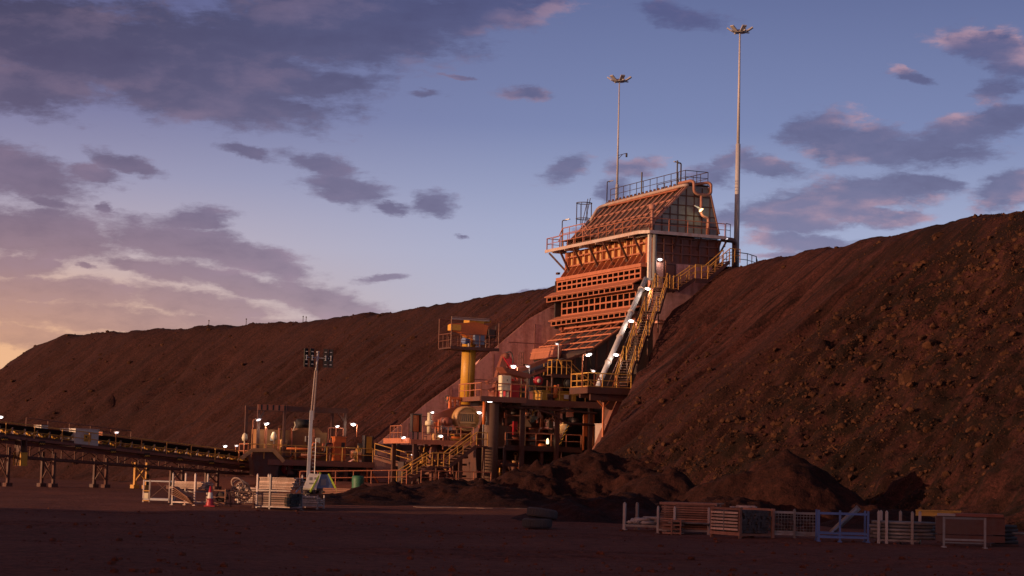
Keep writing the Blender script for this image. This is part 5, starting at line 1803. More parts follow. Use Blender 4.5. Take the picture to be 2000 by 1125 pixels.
# ------------------------------------------------------------------ mobile light tower
p0 = W(618, 972, 133)
T = Thing('light_tower', 'white and blue mobile light tower with four dark lamp panels on a tall pale mast', 'light tower', (p0[0], p0[1], .0), world=True, rot=R(14))
def lt(px, py):
    q = W(px, py, 133)
    return (q[0] - p0[0], q[2])
T.part('chassis', MB().box(-1.0, 1.1, -.7, .7, .45, .6).beam((1.1, 0, .5), (2.0, 0, .45), .1, .1).box(-.9, -.75, -.9, .9, .3, .45).box(.8, .95, -.9, .9, .3, .45), 'dark_steel')
for sx in (-.45, .35):
    for sy in (-.72, .6):
        w_ = T.part('wheel', MB().lathe((sx, sy, .3), (0, 1, 0), [(.1, 0), (.3, 0), (.3, .14), (.1, .14)], 16), 'rubber')
T.part('housing', MB().prism([(-.35, .6), (.95, .6), (.55, 1.5), (-.1, 1.5)], 'y', -.62, .62), 'blue_steel')
T.part('vent', MB().box(.15, .5, -.66, -.62, .8, 1.2), 'grey_sheet')
T.part('solar_panel', MB().prism([(-1.0, .62), (-.62, 1.55), (.12, 1.5), (-.15, .58)], 'y', -.8, -.74), 'white_paint')
T.part('print', MB().box(-.62, -.42, -.806, -.80, 1.1, 1.3).box(-.3, -.1, -.806, -.80, 1.15, 1.3).box(-.62, -.2, -.806, -.80, .85, .95), 'grey_sheet')
T.part('panel_foot', MB().box(-1.0, -.15, -.82, -.735, .5, .6), 'cream_paint')
mb = MB().beam((-.55, -.85, .35), (.1, -.75, 1.6), .07, .1).beam((.6, -.75, 1.55), (1.2, -.8, .45), .07, .1)
T.part('lime_stay', mb, 'lime_paint')
mb = MB().beam((.0, -.7, 1.55), (-.35, -.72, .5), .09, .12).beam((.55, -.7, 1.5), (.95, -.72, .5), .09, .12).box(-.2, .95, -.68, -.64, .5, .62).beam((-1.0, .3, .7), (-1.3, .3, .3), .08, .08)
T.part('blue_frame', mb, 'blue_paint')
mb = MB().beam((-.58, .1, .6), (-.5, .1, 5.6), .2, .2)
T.part('mast_base', mb, 'galvanised')
mb = MB().tube((-.55, .05, 5.0), (-.36, .05, 8.2), .05, 6).tube((-.38, .05, 5.0), (-.24, .05, 8.4), .06, 6)
T.part('mast_rail', mb, 'pale_steel')
T.part('mast_top', MB().tube((-.3, .05, 8.2), (-.22, .05, 9.35), .075, 8).tube((-.22, .05, 9.35), (-.22, .05, 9.45), .11, 8), 'galvanised')
mb = MB()
for k in range(10):
    mb.box(-.36, -.2, .0, .05, 1.2 + k * .25, 1.23 + k * .25)
mb.tube((-.18, .0, 1.0), (-.16, .0, 3.8), .03, 5)
T.part('mast_ladder', mb, 'galvanised')
T.part('cross_arm', MB().tube((-1.0, .02, 9.05), (.72, .02, 9.0), .035, 6), 'galvanised')
for i, (x, yaw) in enumerate(((-.98, .6), (-.6, .5), (.28, -.15), (.62, -.1))):
    dx, dy = .15 * math.cos(yaw), .15 * math.sin(yaw)
    m_ = MB().prism([(x - dx, -.02 - dy), (x + dx, -.02 + dy), (x + dx - dy * .5, .06 + dy), (x - dx - dy * .5, .06 - dy)], 'z', 8.42, 9.62)
    lp = T.part('lamp_panel', m_, 'black_paint')
    m_ = MB()
    for k in range(4):
        m_.box(x - .07, x + .07, -.16 if yaw > .3 else -.07, -.14 if yaw > .3 else -.045, 8.58 + k * .27, 8.62 + k * .27)
    m_.box(x - .02, x + .02, -.13, -.05, 8.85, 9.2)
    T.part('fin', m_, 'galvanised', lp)

# ------------------------------------------------------------------ yard stillages, stacks and pipes
ZERO = 0.0


def yard(name, label, cat, px, Y, rot=0.0, group=None):
    q = W(px, 990, Y)
    return Thing(name, label, cat, (q[0], q[1], float(ground_h(np.array([q[0]]), np.array([q[1]]))[0])), group, world=True, rot=R(rot))


def loose(name, label, cat, mb, m, T_, p, group, rotz=0.0):
    """A single loose thing lying at p in the frame of stillage T_."""
    o = link_mesh(name, mb, m)
    M = T_.o.matrix_basis @ Matrix.Translation(p) @ Matrix.Rotation(rotz, 4, 'Z')
    o.matrix_basis = M
    return tag(o, label, cat, group)


def again(o, T_, p, rotz=0.0, label=None):
    c = o.copy()
    col.objects.link(c)
    c.matrix_basis = T_.o.matrix_basis @ Matrix.Translation(p) @ Matrix.Rotation(rotz, 4, 'Z')
    if label:
        c['label'] = label
    return c


def post_rack(name, label, px, Y, L_, D_, H_, m, rot=0, cap=None, posts=((0, 0), (1, 0), (0, 1), (1, 1)), base=.16, w_=.075, group='steel stillages in the yard', rails=()):
    T_ = yard(name, label, 'stillage', px, Y, rot, group)
    for (i, j) in posts:
        x, y = (i - .5) * L_, (j - .5) * D_
        m_ = MB().box(x - w_ / 2, x + w_ / 2, y - w_ / 2, y + w_ / 2, 0, H_)
        if cap:
            m_.tube((x, y, H_), (x, y, H_ + .05), w_ * .6, 8, w_ * .2)
        m_.box(x - w_, x + w_, y - w_, y + w_, -.02, .02)
        T_.part('post', m_, m)
    m_ = MB()
    for y in (-.5, .5):
        m_.box(-.5 * L_ + w_ / 2, .5 * L_ - w_ / 2, y * D_ - .035, y * D_ + .035, base - .06, base)
    for x in (-.5, 0, .5):
        m_.box(x * L_ - .035, x * L_ + .035, -.5 * D_ + .04, .5 * D_ - .04, base - .055, base - .004)
    T_.part('base_frame', m_, m)
    for (z, sides) in rails:
        for sd_ in sides:
            if sd_ == 'f':
                T_.part('side_rail', MB().box(-.5 * L_ + w_ / 2, .5 * L_ - w_ / 2, -.5 * D_ - .025, -.5 * D_ + .025, z - .03, z + .03), m)
            if sd_ == 'b':
                T_.part('side_rail', MB().box(-.5 * L_ + w_ / 2, .5 * L_ - w_ / 2, .5 * D_ - .025, .5 * D_ + .025, z - .03, z + .03), m)
            if sd_ == 'l':
                T_.part('side_rail', MB().box(-.5 * L_ - .025, -.5 * L_ + .025, -.5 * D_ + w_ / 2, .5 * D_ - w_ / 2, z - .03, z + .03), m)
            if sd_ == 'r':
                T_.part('side_rail', MB().box(.5 * L_ - .025, .5 * L_ + .025, -.5 * D_ + w_ / 2, .5 * D_ - w_ / 2, z - .03, z + .03), m)
    return T_


def mesh_side(T_, x0, x1, y, z0, z1, m='galvanised', st=.075, axis='x', d=.008):
    m_ = MB()
    k = int(abs(x1 - x0) / st)
    for i in range(k + 1):
        x = x0 + (x1 - x0) * i / k
        if axis == 'x':
            m_.box(x - d / 2, x + d / 2, y - d / 2, y + d / 2, z0, z1)
        else:
            m_.box(y - d / 2, y + d / 2, x - d / 2, x + d / 2, z0, z1)
    k = int((z1 - z0) / st)
    for i in range(k + 1):
        z = z0 + (z1 - z0) * i / k
        if axis == 'x':
            m_.box(x0, x1, y + d / 2 + .001, y + d * 1.5, z - d / 2, z + d / 2)
        else:
            m_.box(y + d / 2 + .001, y + d * 1.5, x0, x1, z - d / 2, z + d / 2)
    T_.part('wire_mesh', m_, m)


def plank_stack(T_, L_, cols_, rows_, z0, y0, dy, th, m, name, label, cat, group, jit=.03, round_=False, r=.05, x_off=0.0, skew=0.0):
    first = None
    for k in range(rows_):
        for j in range(cols_):
            p = (x_off + random.uniform(-jit, jit) + skew * k, y0 + j * dy + (dy / 2 if round_ and k % 2 else 0), z0 + k * th)
            rz = random.uniform(-.008, .008)
            if first is None:
                mb_ = MB()
                if round_:
                    mb_.tube((-L_ / 2, 0, r), (L_ / 2, 0, r), r, 10)
                    mb_.lathe((L_ / 2 + .001, 0, r), (1, 0, 0), [(r * .98, 0), (r * .7, 0), (r * .7, -.1), (0, -.1)], 10)
                else:
                    mb_.box(-L_ / 2, L_ / 2, -dy * .45, dy * .45, 0, th * .72)
                first = loose(name, label, cat, mb_, m, T_, p, group, rz)
            else:
                again(first, T_, p, rz)
    return first


SCRAP = 'lengths stacked in the yard stillages'
# --- right group, from the left
T = post_rack('stillage', 'low stillage with tall pale end posts and a jumble of rollers', 1272, 69, 1.45, 1.2, .86, 'shaded_white', rot=-24, cap=True, w_=.085, rails=((.14, 'lf'),))
g0 = None
for k in range(26):
    p = (random.uniform(-.6, .6), random.uniform(-.5, .45), random.uniform(.17, .34))
    if g0 is None:
        g0 = loose('roller', 'short rusty conveyor roller heaped in the low stillage with pale end posts', 'roller', MB().tube((-.22, 0, .06), (.22, 0, .06), .055, 10).tube((-.27, 0, .06), (.27, 0, .06), .02, 6), 'shaded_white', T, p, 'rollers heaped in the low stillage', random.uniform(0, 3))
    else:
        again(g0, T, p, random.uniform(0, 3))
T = post_rack('stillage', 'pale stillage with short white posts holding a stack of reddish planks', 1345, 67.5, 1.7, 1.3, .85, 'shaded_white', rot=-20, cap=True, w_=.07, posts=((0, 0), (.33, 0), (1, 0), (0, 1), (1, 1)))
plank_stack(T, 1.75, 5, 11, .17, -.5, .2, .075, 'timber', 'plank', 'reddish plank in the tall stack behind the short white posts', 'plank', 'reddish planks stacked behind the white posts', .05, skew=.012)
o = loose('board', 'wide reddish board lying on top of the tall plank stack', 'board', MB().box(-.95, .95, -.6, .6, 0, .03).box(-.95, .95, -.62, -.6, -.05, .03), 'timber', T, (.1, .05, 1.0), None, .05)
g0 = None
for k in range(6):
    p = (.3 + .03 * k, -.62 - .05 * k, .36 + .015 * (k % 2))
    if g0 is None:
        g0 = loose('tube', 'shiny pale tube lying across the front of the reddish plank stack', 'tube', MB().tube((-.8, 0, 0), (.8, 0, 0), .022, 8), 'shaded_zinc', T, p, 'shiny tubes in front of the plank stack', .04)
    else:
        again(g0, T, p, random.uniform(-.03, .06))
T = yard('timber_crate', 'small slatted timber step crate left of the reddish plank stack', 'crate', 1316, 66.5, -16)
for k in range(4):
    T.part('slat', MB().box(-.3, .3, -.3, .3, .04 + k * .13, .09 + k * .13), 'timber')
T.part('post', MB().box(-.02, .03, -.33, -.3, 0, .5), 'timber')
T.part('post', MB().box(.27, .32, -.33, -.3, 0, .5), 'timber')

T = yard('timber_crate', 'large slatted timber crate packed with dark tubes', 'crate', 1450, 63, -66)
for (x, y) in ((-.85, -.57), (.85, -.57), (-.85, .57), (.85, .57)):
    T.part('post', MB().box(x - .04, x + .04, y - .04, y + .04, 0, .86), 'timber')
T.part('top_rail', MB().box(-.9, .9, -.62, -.54, .861, .93), 'timber')
T.part('top_rail', MB().box(-.9, .9, .54, .62, .861, .93), 'timber')
T.part('base', MB().box(-.85, .85, -.55, .55, .1, .17), 'timber')
T.part('base_rail', MB().box(-.9, .9, -.63, -.612, .1, .2), 'timber')
plank_stack(T, 1.66, 10, 8, .18, -.5, .1, .085, 'dark_steel', 'tube', 'dark tube showing its open end in the slatted timber crate', 'tube', 'dark tubes packed in the timber crate', .05, True, .047)
for k in range(6):
    T.part('side_slat', MB().box(-.8, .8, -.64, -.615, .25 + k * .1, .31 + k * .1), 'old_board')
T.part('tie_strap', MB().box(-.02, .02, -.655, -.642, .2, .84), 'shaded_zinc')
g0 = None
for k in range(7):
    p = (random.uniform(-.5, .7), random.uniform(-.35, .35), .935 + .02 * (k % 3))
    if g0 is None:
        g0 = loose('offcut', 'short pale offcut lying on top of the tube crate', 'offcut', MB().box(-.22, .22, -.04, .04, 0, .03), 'pale_steel', T, p, 'offcuts on the tube crate', random.uniform(-.4, .4))
    else:
        again(g0, T, p, random.uniform(-.5, .5))

for i, (px, lab) in enumerate(((1530, 'wire mesh stillage between the tube crate and its twin'), (1573, 'wire mesh stillage next to the blue stillage'))):
    T = post_rack('mesh_stillage', lab, px + 0, 63 + .3 * i, .70, .9, .84, 'shaded_zinc', rot=-8, cap=True, w_=.06, rails=((.78, 'fblr'), (.2, 'fblr')))
    mesh_side(T, -.33, .33, -.45, .2, .78, 'shaded_zinc', .09)
    mesh_side(T, -.33, .33, .45, .2, .78, 'shaded_zinc', .09)
    mesh_side(T, -.42, .42, -.35, .2, .78, 'shaded_zinc', .09, axis='y')
    g0 = None
    for k in range(12):
        p = (random.uniform(-.25, .25), random.uniform(-.35, .35), .17 + random.uniform(0, .35))
        if g0 is None:
            g0 = loose('casting', 'small rusty casting inside the ' + lab, 'casting', MB().tube((-.1, 0, .05), (.1, 0, .05), .07, 9).box(-.04, .04, -.1, .1, .0, .12), 'brown_steel', T, p, 'castings inside the ' + ('first' if i == 0 else 'second') + ' mesh stillage', random.uniform(0, 3))
        else:
            again(g0, T, p, random.uniform(0, 3))

T = post_rack('stillage', 'blue painted open stillage with a tilted roller frame in it', 1645, 61.5, 1.45, .9, .92, 'blue_paint', rot=-4, w_=.06, rails=((.82, 'fb'), (.24, 'fb')), posts=((0, 0), (.43, 0), (1, 0), (0, 1), (1, 1)))
T2 = Thing('gravity_conveyor', 'grey roller conveyor length leaning diagonally across the blue stillage', 'conveyor length', tuple(T.o.location + Vector((0, .1, .2))), world=True, rot=R(-4))
T2.part('channel', MB().beam((-.35, 0, .0), (.45, 0, .78), .05, .07, (0, 1, 0)), 'blue_steel')
T2.part('roller', MB().tube((-.3, .14, .02), (.52, .14, .82), .09, 12), 'shaded_zinc')
T2.part('channel', MB().beam((-.3, .28, .0), (.5, .28, .78), .05, .07, (0, 1, 0)), 'blue_steel')

T = post_rack('stillage', 'rusty post stillage stacked with long shiny pipes', 1757, 61.5, 1.15, 1.0, .95, 'shaded_white', rot=-14, cap=True, w_=.085, posts=((0, 0), (.2, 0), (.85, 0), (0, 1), (.5, 1), (1, 1)))
plank_stack(T, 1.75, 7, 5, .17, -.42, .13, .105, 'shaded_zinc', 'pipe', 'shiny pipe lying in the rusty post stillage', 'pipe', 'shiny pipes in the post stillage', .12, True, .05, x_off=.12)

T = yard('steel_box', 'long dusty grey steel box under a red cover strip', 'steel box', 1893, 60, -10)
T.part('body', MB().box(-.95, 1.0, -.35, .45, .34, .84), 'brown_steel')
T.part('skid', MB().box(-.95, 1.0, -.36, -.26, .12, .3), 'brown_steel')
T.part('skid', MB().box(-.95, 1.0, .3, .4, .12, .3), 'brown_steel')
T.part('cover_strip', MB().box(-.4, .95, -.42, .45, .845, .93), 'red_steel')
T.part('pale_strip', MB().box(-.9, -.41, -.42, .4, .845, .91), 'pale_steel')
T = yard('trestle', 'pale steel trestle standing in front of the long grey box', 'trestle', 1884, 58.2, -6)
for x in (-.57, .57):
    T.part('leg', MB().box(x - .03, x + .03, -.03, .03, 0, .86), 'shaded_zinc')
    T.part('foot', MB().box(x - .05, x + .05, -.25, .25, 0, .03), 'shaded_zinc')
T.part('cross_bar', MB().box(-.54, .54, -.02, .02, .8, .86), 'shaded_zinc')
T.part('cross_bar', MB().box(-.54, .54, -.02, .02, .2, .25), 'shaded_zinc')
T.part('cross_bar', MB().box(-.54, .54, -.02, .02, .12, .16), 'shaded_zinc')
q = W(1815, 1005, 62.5)
solo('yellow_beam', 'yellow steel beam lying behind the long grey box', 'beam', MB().box(-.6, .75, -.08, .08, 0, .03).box(-.6, .75, -.08, .08, .15, .18).box(-.6, .75, -.015, .015, .03, .15), 'yellow_paint', (q[0] + .2, 62.5, .83), world=True, rot=R(-6))
T = yard('trolley_load', 'dark bundle of scrap tubes at the right end of the long grey box', 'bundle', 1962, 61, -10)
T.part('strap', MB().box(-.3, -.26, -.32, .32, .1, .75), 'shaded_zinc')
T.part('pallet', MB().box(-.4, .4, -.4, .4, .05, .15), 'brown_steel')
g0 = None
for k in range(30):
    p = (random.uniform(-.12, .12), -.28 + (k % 6) * .11, .16 + (k // 6) * .11)
    if g0 is None:
        g0 = loose('tube', 'dark scrap tube in the bundle at the right end of the grey box', 'tube', MB().tube((-.28, 0, .05), (.28, 0, .05), .05, 9), 'dark_steel', T, p, 'scrap tubes at the end of the grey box', .3)
    else:
        again(g0, T, p, random.uniform(0, .6))
q = W(1990, 1042, 60)
solo('pale_tube', 'single pale tube sticking out past the dark bundle', 'tube', MB().tube((-.2, 0, 0), (.5, 0, 0), .035, 10).tube((.5, 0, 0), (.52, 0, 0), .045, 10), 'shaded_zinc', tuple(q), world=True, rot=R(4))

# --- left group
T = yard('steel_trolley', 'open steel trolley frame with a lit cream plate on its end', 'trolley', 310, 96, -8)
for (x, y) in ((-.62, -.45), (-.32, -.45), (.62, -.45), (-.62, .45), (.62, .45)):
    T.part('post', MB().box(x - .03, x + .03, y - .03, y + .03, .05, 1.08), 'pale_steel')
T.part('base', MB().box(-.65, .65, -.48, .48, .14, .24), 'galvanised')
T.part('top_rail', MB().box(-.6, .6, .43, .47, 1.0, 1.06), 'blue_steel')
T.part('top_rail', MB().box(-.6, .6, -.47, -.43, 1.0, 1.06), 'galvanised')
T.part('end_plate', MB().box(-.57, -.37, -.5, -.47, .22, .48), 'cream_paint')
T.part('end_frame', MB().box(-.63, -.31, -.5, -.46, .55, .6).box(-.63, -.31, -.5, -.46, .1, .15), 'yellow_rail')
T.part('brace', MB().beam((-.3, -.45, .24), (.6, -.45, 1.0), .03, .03).beam((-.3, .45, 1.0), (.6, .45, .24), .03, .03), 'brown_steel')

T = post_rack('stillage', 'tall four post stillage with pale boards on top and spilled plates below', 370, 93, 1.15, 1.1, 1.4, 'pale_steel', rot=-22, cap=True, w_=.07, rails=((.62, 'flr'),))
plank_stack(T, 1.5, 4, 7, .74, -.42, .26, .048, 'old_board', 'board', 'pale board in the top stack of the tall four post stillage', 'board', 'pale boards in the tall stillage', .08, skew=.03)
g0 = None
for k in range(5):
    p = (.1 + .05 * k, -.75 - .1 * k, .12 + .08 * k)
    mbp = MB().beam((-.55, 0, .38), (.55, 0, -.06), .3, .03)
    if g0 is None:
        g0 = loose('plate', 'tan plate sliding out of the bottom of the tall four post stillage', 'plate', mbp, 'timber', T, p, 'tan plates spilling from the tall stillage', .1)
    else:
        again(g0, T, p, .1 - .12 * k)

q = W(410, 985, 92)
T = Thing('traffic_cone', 'orange red traffic cone with a white band beside the tall stillage', 'cone', (q[0], q[1], .0), world=True)
T.part('base', MB().box(-.24, .24, -.24, .24, 0, .05), 'red_paint')
T.part('body', MB().lathe((0, 0, .05), (0, 0, 1), [(.19, 0), (.135, .32)], 20), 'red_paint')
T.part('white_band', MB().lathe((0, 0, .05), (0, 0, 1), [(.137, .32), (.09, .58)], 20), 'white_paint')
T.part('tip', MB().lathe((0, 0, .05), (0, 0, 1), [(.089, .58), (.045, .85), (.0, .86)], 20), 'red_paint')

T = post_rack('stillage', 'small rusty stillage right of the traffic cone', 432, 93, .62, .9, .78, 'timber', rot=-10, w_=.05, rails=((.7, 'flr'), (.4, 'f')))
o = loose('drum', 'short dark drum lying inside the small rusty stillage', 'drum', MB().lathe((0, 0, 0), (0, 1, 0), [(0, -.3), (.2, -.3), (.22, -.28), (.22, .28), (.2, .3), (0, .3)], 16), 'dark_steel', T, (.02, 0, .4), None)
T = post_rack('mesh_stillage', 'dark wire mesh cage full of cable coils', 472, 93, 1.25, .9, .72, 'brown_steel', rot=-6, w_=.05, rails=((.68, 'fblr'),))
mesh_side(T, -.6, .6, -.45, .16, .68, 'brown_steel', .09, d=.012)
g0 = None
for k in range(7):
    p = (random.uniform(-.35, .35), random.uniform(-.2, .2), .5 + .09 * k)
    mbp = MB().lathe((0, 0, 0), (.5, -.5, .4), [(.28, -.02), (.33, -.02), (.33, .03), (.28, .03), (.28, -.02)], 18)
    if g0 is None:
        g0 = loose('cable_coil', 'brown cable coil heaped on the dark mesh cage', 'coil', mbp, 'grey_timber', T, p, 'cable coils heaped on the mesh cage', 0)
    else:
        again(g0, T, p, random.uniform(0, 6))

T = post_rack('stillage', 'tall stillage with a double stack of planks and dark timber ends', 545, 93, 1.7, 1.1, 1.55, 'pale_steel', rot=-20, cap=True, w_=.07, posts=((0, 0), (.38, 0), (0, 1), (1, 1)), rails=((.85, 'f'),))
plank_stack(T, 1.7, 5, 6, .17, -.45, .22, .1, 'grey_timber', 'plank', 'weathered plank in the lower stack of the double stack stillage', 'plank', 'planks in the lower double stack', .08)
plank_stack(T, 1.75, 4, 9, .92, -.42, .26, .06, 'old_board', 'board', 'pale board in the upper stack of the double stack stillage', 'board', 'boards in the upper double stack', .1, skew=.012)
g0 = None
for k in range(28):
    p = (.62 + random.uniform(-.08, .08), -.5 + (k % 7) * .155, .16 + (k // 7) * .145)
    if g0 is None:
        g0 = loose('sleeper', 'dark square timber showing its end in the double stack stillage', 'timber', MB().box(-.35, .35, -.07, .07, 0, .13), 'black_paint', T, (p[0] + .1, p[1] - .12, p[2]), 'dark square timbers in the double stack', -.9)
    else:
        again(g0, T, (p[0] + .1, p[1] - .12, p[2]), -.9)
T = post_rack('stillage', 'narrow stillage of pale offcuts right under the light tower', 608, 95, .9, .9, .62, 'pale_steel', rot=-14, w_=.05, rails=((.55, 'fl'),))
plank_stack(T, .8, 3, 4, .17, -.35, .3, .09, 'old_board', 'offcut', 'pale offcut in the narrow stillage under the light tower', 'offcut', 'pale offcuts under the light tower', .1)
T = yard('timber_pallet', 'long low pallet of pale planks behind the dark bank', 'pallet', 688, 127, -6)
T.part('runner', MB().box(-1.6, 1.6, -.5, -.4, .05, .2), 'timber')
T.part('runner', MB().box(-1.6, 1.6, .4, .5, .05, .2), 'timber')
plank_stack(T, 3.3, 4, 5, .22, -.45, .3, .1, 'timber', 'plank', 'pale plank on the long low pallet behind the dark bank', 'plank', 'planks on the low pallet', .15)
T = yard('timber_pallet', 'short low pallet of pale planks at the right end of the dark bank', 'pallet', 738, 129, -6)
T.part('runner', MB().box(-.8, .8, -.5, -.4, .05, .35), 'timber')
T.part('runner', MB().box(-.8, .8, .4, .5, .05, .35), 'timber')
plank_stack(T, 1.6, 4, 4, .37, -.45, .3, .1, 'pale_steel', 'plank', 'pale plank on the short low pallet at the end of the dark bank', 'plank', 'planks on the short pallet', .1)

T = post_rack('stillage', 'low stillage of pale pipes behind the mesh cage', 500, 99, 1.5, 1.0, .95, 'pale_steel', rot=-12, cap=True, w_=.06)
plank_stack(T, 1.7, 6, 6, .17, -.4, .14, .11, 'old_board', 'pipe', 'pale pipe in the low stillage behind the mesh cage', 'pipe', 'pale pipes behind the mesh cage', .14, True, .05)
T = yard('timber_pallet', 'low pallet heaped with crooked boards left of the double stack', 452, 90.5, 12)
T.part('runner', MB().box(-.6, .6, -.4, -.3, .02, .12), 'timber')
T.part('runner', MB().box(-.6, .6, .3, .4, .02, .12), 'timber')
g0 = None
for k in range(16):
    p = (random.uniform(-.15, .15), random.uniform(-.35, .35), .125 + .028 * k)
    if g0 is None:
        g0 = loose('board', 'crooked board heaped on the low pallet left of the double stack', 'board', MB().box(-.6, .6, -.08, .08, 0, .025), 'old_board', T, p, 'crooked boards on the low pallet', 0)
    else:
        again(g0, T, p, random.uniform(-.5, .5))

# yard pads
q = W(707, 945, 150)
solo('green_bin', 'dark green drum behind the railing right of the light tower', 'drum', MB().lathe((0, 0, 0), (0, 0, 1), [(0, 0), (.42, 0), (.45, .3), (.43, .6), (.45, .9), (.43, 1.2), (.36, 1.25), (0, 1.25)], 20), 'green_paint', (q[0] - .3, 150, .2), world=True)

# ------------------------------------------------------------------ tyres
def tyre(p, R_, w_, label, tilt):
    T_ = Thing('tyre', label, 'tyre', p, world=True)
    prof = [(R_ * .55, -w_ * .42), (R_ * .72, -w_ * .5), (R_ * .92, -w_ * .48), (R_, -w_ * .36), (R_ * 1.01, 0), (R_, w_ * .36), (R_ * .92, w_ * .48), (R_ * .72, w_ * .5), (R_ * .55, w_ * .42), (R_ * .5, 0), (R_ * .55, -w_ * .42)]
    T_.part('carcass', MB().lathe((0, 0, w_ / 2), (0, 0, 1), prof, 40), 'rubber')
    m_ = MB()
    for k in range(36):
        an = 2 * math.pi * k / 36
        c_, s_ = math.cos(an), math.sin(an)
        m_.beam((c_ * R_ * 1.01, s_ * R_ * 1.01, w_ * .16), (c_ * R_ * 1.01 - s_ * .03, s_ * R_ * 1.01 + c_ * .03, w_ * .84), .05, .03, (c_, s_, 0))
    T_.part('tread', m_, 'rubber')
    T_.o.rotation_euler = tilt
    return T_
q = W(1049, 1031, 68.5)
tyre((q[0], 68.5, .02), .48, .31, 'worn dark tyre lying flat on the yard under the other tyre', (0, 0, .3))
tyre((q[0] + .14, 68.7, .34), .5, .31, 'worn dark tyre resting tilted on top of the other tyre', (R(-4), R(7), 0))

# ------------------------------------------------------------------ rubble and boulders on the near slope
def rock_mesh(seed, sub=2):
    import bmesh
    bm = bmesh.new()
    bmesh.ops.create_icosphere(bm, subdivisions=sub, radius=1.0)
    rr = random.Random(seed)
    planes = [(Vector((rr.uniform(-1, 1), rr.uniform(-1, 1), rr.uniform(-1, 1))).normalized(), rr.uniform(.5, .85)) for _ in range(9)]
    for v in bm.verts:
        for (n_, d_) in planes:
            e = v.co.dot(n_) - d_
            if e > 0:
                v.co -= n_ * e * .9
        v.co *= 1 + rr.uniform(-.04, .04)
    me = [tuple(v.co) for v in bm.verts], [tuple(v.index for v in f.verts) for f in bm.faces]
    bm.free()
    return me


ROCKS = [rock_mesh(s_, 1) for s_ in range(5)]
BIG = [rock_mesh(40 + s_, 2) for s_ in range(4)]
rng = np.random.default_rng(5)
N = 105000
ry = rng.uniform(-66, 0, N)
rx = rng.uniform(-22, 8, N)
dcr = np.clip((-ry * .95 - rx * .7 - 22 + 20 * fbm(rx * .12, ry * .12, 88, 3)) / 20, .02, 1)
streak = .35 + 1.3 * np.clip(fbm(ry * .5, rx * .06, 91, 3) + .35, 0, 1)
keep = rng.uniform(0, 1, N) < dcr * streak
rx, ry = rx[keep], ry[keep]
hz = hill_h(rx, ry)
ok = (hz > pad(rx, ry) + .1) & (ry < EDGE(rx) - .3)
rx, ry, hz = rx[ok], ry[ok], hz[ok]
size = np.minimum(.026 * rng.pareto(2.1, len(rx)) + .03, .30)
size = size * (1 + .5 * np.clip((-ry - 25) / 30, 0, 1) * 0)
allv, allf, off = [], [], 0
for i in range(len(rx)):
    vv, ff = ROCKS[i % 5]
    a_ = rng.uniform(0, 6.28)
    V = np.array(vv) * size[i] * np.array([1, .8, .7])
    cc_, ss_ = math.cos(a_), math.sin(a_)
    V = np.stack([V[:, 0] * cc_ - V[:, 1] * ss_, V[:, 0] * ss_ + V[:, 1] * cc_, V[:, 2]], 1) + np.array([rx[i], ry[i], hz[i] + size[i] * .15])
    allv.append(V)
    allf += [tuple(k + off for k in f) for f in ff]
    off += len(vv)
mb = MB()
mb.v = np.concatenate(allv).tolist()
mb.f = allf
mb.sm = [False] * len(allf)
solo('rubble', 'loose angular stones scattered over the near embankment slope', 'rubble', mb, 'rock', (0, 0, 0), kind='stuff')
# a sprinkle on the far slope
ry = rng.uniform(22, 150, 5200)
rx = rng.uniform(-34, 6, 5200)
hz = hill_h(rx, ry)
ok = hz > 1.5
rx, ry, hz = rx[ok], ry[ok], hz[ok]
mb = MB()
for i in range(len(rx)):
    vv, ff = ROCKS[i % 5]
    s_ = min(.055 * (rng.pareto(2.4) + .8), .4)
    mb.add([(rx[i] + v[0] * s_, ry[i] + v[1] * s_, hz[i] + v[2] * s_ * .7) for v in vv], ff)
solo('scree', 'fine stones sprinkled over the far embankment slope', 'scree', mb, 'rock', (0, 0, 0), kind='stuff')


gx_ = rng.uniform(-14, 17, 5200)
gy_ = 34 + 52 * rng.uniform(0, 1, 5200) ** 1.3
gx_ = gx_ * gy_ / 60
gz_ = ground_h(gx_, gy_)
mb = MB()
clus = fbm(gx_ * .25, gy_ * .18, 66, 3)
for i in range(len(gx_)):
    if clus[i] < -.05 and i % 3:
        continue
    vv, ff = ROCKS[i % 5]
    s_ = min(.016 * (rng.pareto(2.0) + .7), .10)
    mb.add([(gx_[i] + v[0] * s_, gy_[i] + v[1] * s_, gz_[i] + v[2] * s_ * .7 + s_ * .2) for v in vv], ff)
solo('gravel', 'loose stones scattered over the yard', 'gravel', mb, 'yard_earth', (0, 0, 0), kind='stuff', world=True)


def hill_hit(px, py):
    d = ray(px, py)
    t = 80.0
    for _ in range(1500):
        t += .12
        q_ = _C + d * t
        lx_, ly_ = float((q_ - O0) @ LX), float((q_ - O0) @ LY)
        if q_[2] < float(hill_h(np.array([lx_]), np.array([ly_]))[0]):
            return (lx_, ly_, q_[2])
    return None


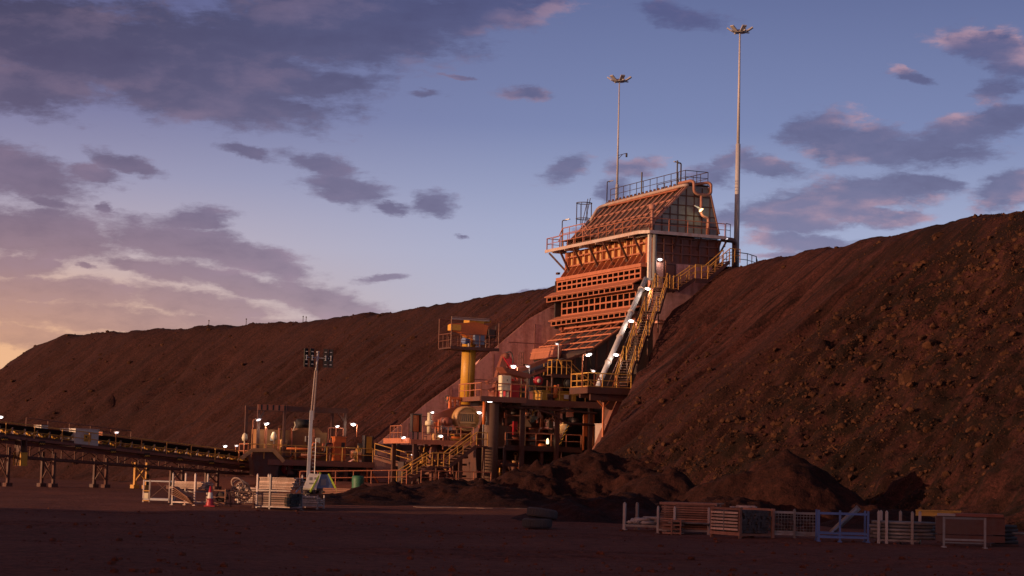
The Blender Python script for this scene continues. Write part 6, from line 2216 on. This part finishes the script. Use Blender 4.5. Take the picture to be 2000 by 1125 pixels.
BOULD = [(1775, 745, 1.0, 'big ochre boulder, the largest on the near slope'), (1815, 676, .75, 'squat lit boulder high above the largest ochre boulder'),
         (1713, 715, .5, None), (1770, 728, .4, None), (1755, 688, .35, None), (1640, 832, .32, None), (1735, 838, .35, None), (1476, 875, .42, None),
         (1580, 683, .3, 'single pale lit stone alone on the smooth streaked slope'), (1845, 615, .5, None), (1930, 545, .4, None), (1985, 482, .42, None), (1950, 480, .35, None),
         (1832, 462, .6, 'flat reddish slab of rock just below the crest'), (1878, 478, .4, None), (1700, 710, .45, None), (1690, 775, .3, None), (1620, 770, .3, None),
         (1775, 800, .38, None), (1810, 840, .35, None), (1820, 770, .45, None), (1650, 760, .28, None), (1560, 760, .2, None), (1800, 660, .4, None), (1865, 620, .35, None),
         (1740, 660, .35, None), (1705, 950, .3, None), (1965, 690, .45, None), (1990, 760, .4, None), (1890, 720, .3, None), (1910, 870, .35, None), (1960, 815, .4, None),
         (1790, 518, .4, None), (1900, 530, .3, None), (1700, 520, .22, None), (1870, 570, .3, None), (1630, 940, .25, None)]
bcache = {}
for i, (px, py, s_, lab) in enumerate(BOULD):
    hq = hill_hit(px, py)
    if hq is None:
        continue
    k = i % 4
    if k not in bcache:
        vv, ff = BIG[k]
        b_ = solo('boulder', None, 'boulder', MB().add([(v[0], v[1] * .85, v[2] * .8) for v in vv], ff), 'rock', (0, 0, 0))
        bcache[k] = b_
        o = b_
    else:
        o = bcache[k].copy()
        col.objects.link(o)
    o.location = to_world((hq[0] + .1, hq[1], hq[2] - s_ * .1))
    o.rotation_euler = (rng.uniform(-.4, .4), rng.uniform(-.4, .4), rng.uniform(0, 6))
    o.scale = (s_, s_ * .9, s_ * .9)
    o['group'] = 'boulders on the near slope'
    o['category'] = 'boulder'
    o['label'] = lab or 'rough reddish boulder half sunk in the stony near slope'

# stakes along the far crest
for (px, py) in ((408, 630), (481, 627), (592, 622), (598, 623)):
    q = W(px, py, 300)
    o = solo('survey_stake', 'thin dark stake standing on the far crest of the left embankment', 'stake', MB().tube((0, 0, -1.5), (0, 0, .4), .05, 5).box(-.09, .09, -.02, .02, .2, .34), 'dark_steel', tuple(q), 'stakes on the far crest', world=True)
# pale crusts where puddles have dried in front of the wide heap
for (px, py, Y, rx_, ry_, lab) in ((930, 994, 106, 2.7, .5, 'long pale dried mud streak on the yard in front of the wide heap'), (1130, 985, 112, 1.1, .6, 'short pale dried mud streak right of the long one')):
    q = W(px, py, Y)
    m_ = MB()
    pts = []
    for k in range(40):
        an = 2 * math.pi * k / 40
        rr = 1 + .5 * float(fbm(np.array([math.cos(an) * 2 + px]), np.array([math.sin(an) * 2]), 4, 3)[0])
        x_, y_ = rx_ * rr * math.cos(an), ry_ * rr * 4 * math.sin(an)
        pts.append((x_, y_, float(ground_h(np.array([q[0] + x_]), np.array([Y + y_]))[0]) + .03))
    m_.add(pts + [(x_, y_, z_ - .06) for (x_, y_, z_) in pts], [tuple(range(40))] + [(k, (k + 1) % 40, 40 + (k + 1) % 40, 40 + k) for k in range(40)])
    solo('mud_crust', lab, 'mud', m_, 'pale_mud', (q[0], Y, 0), world=True)
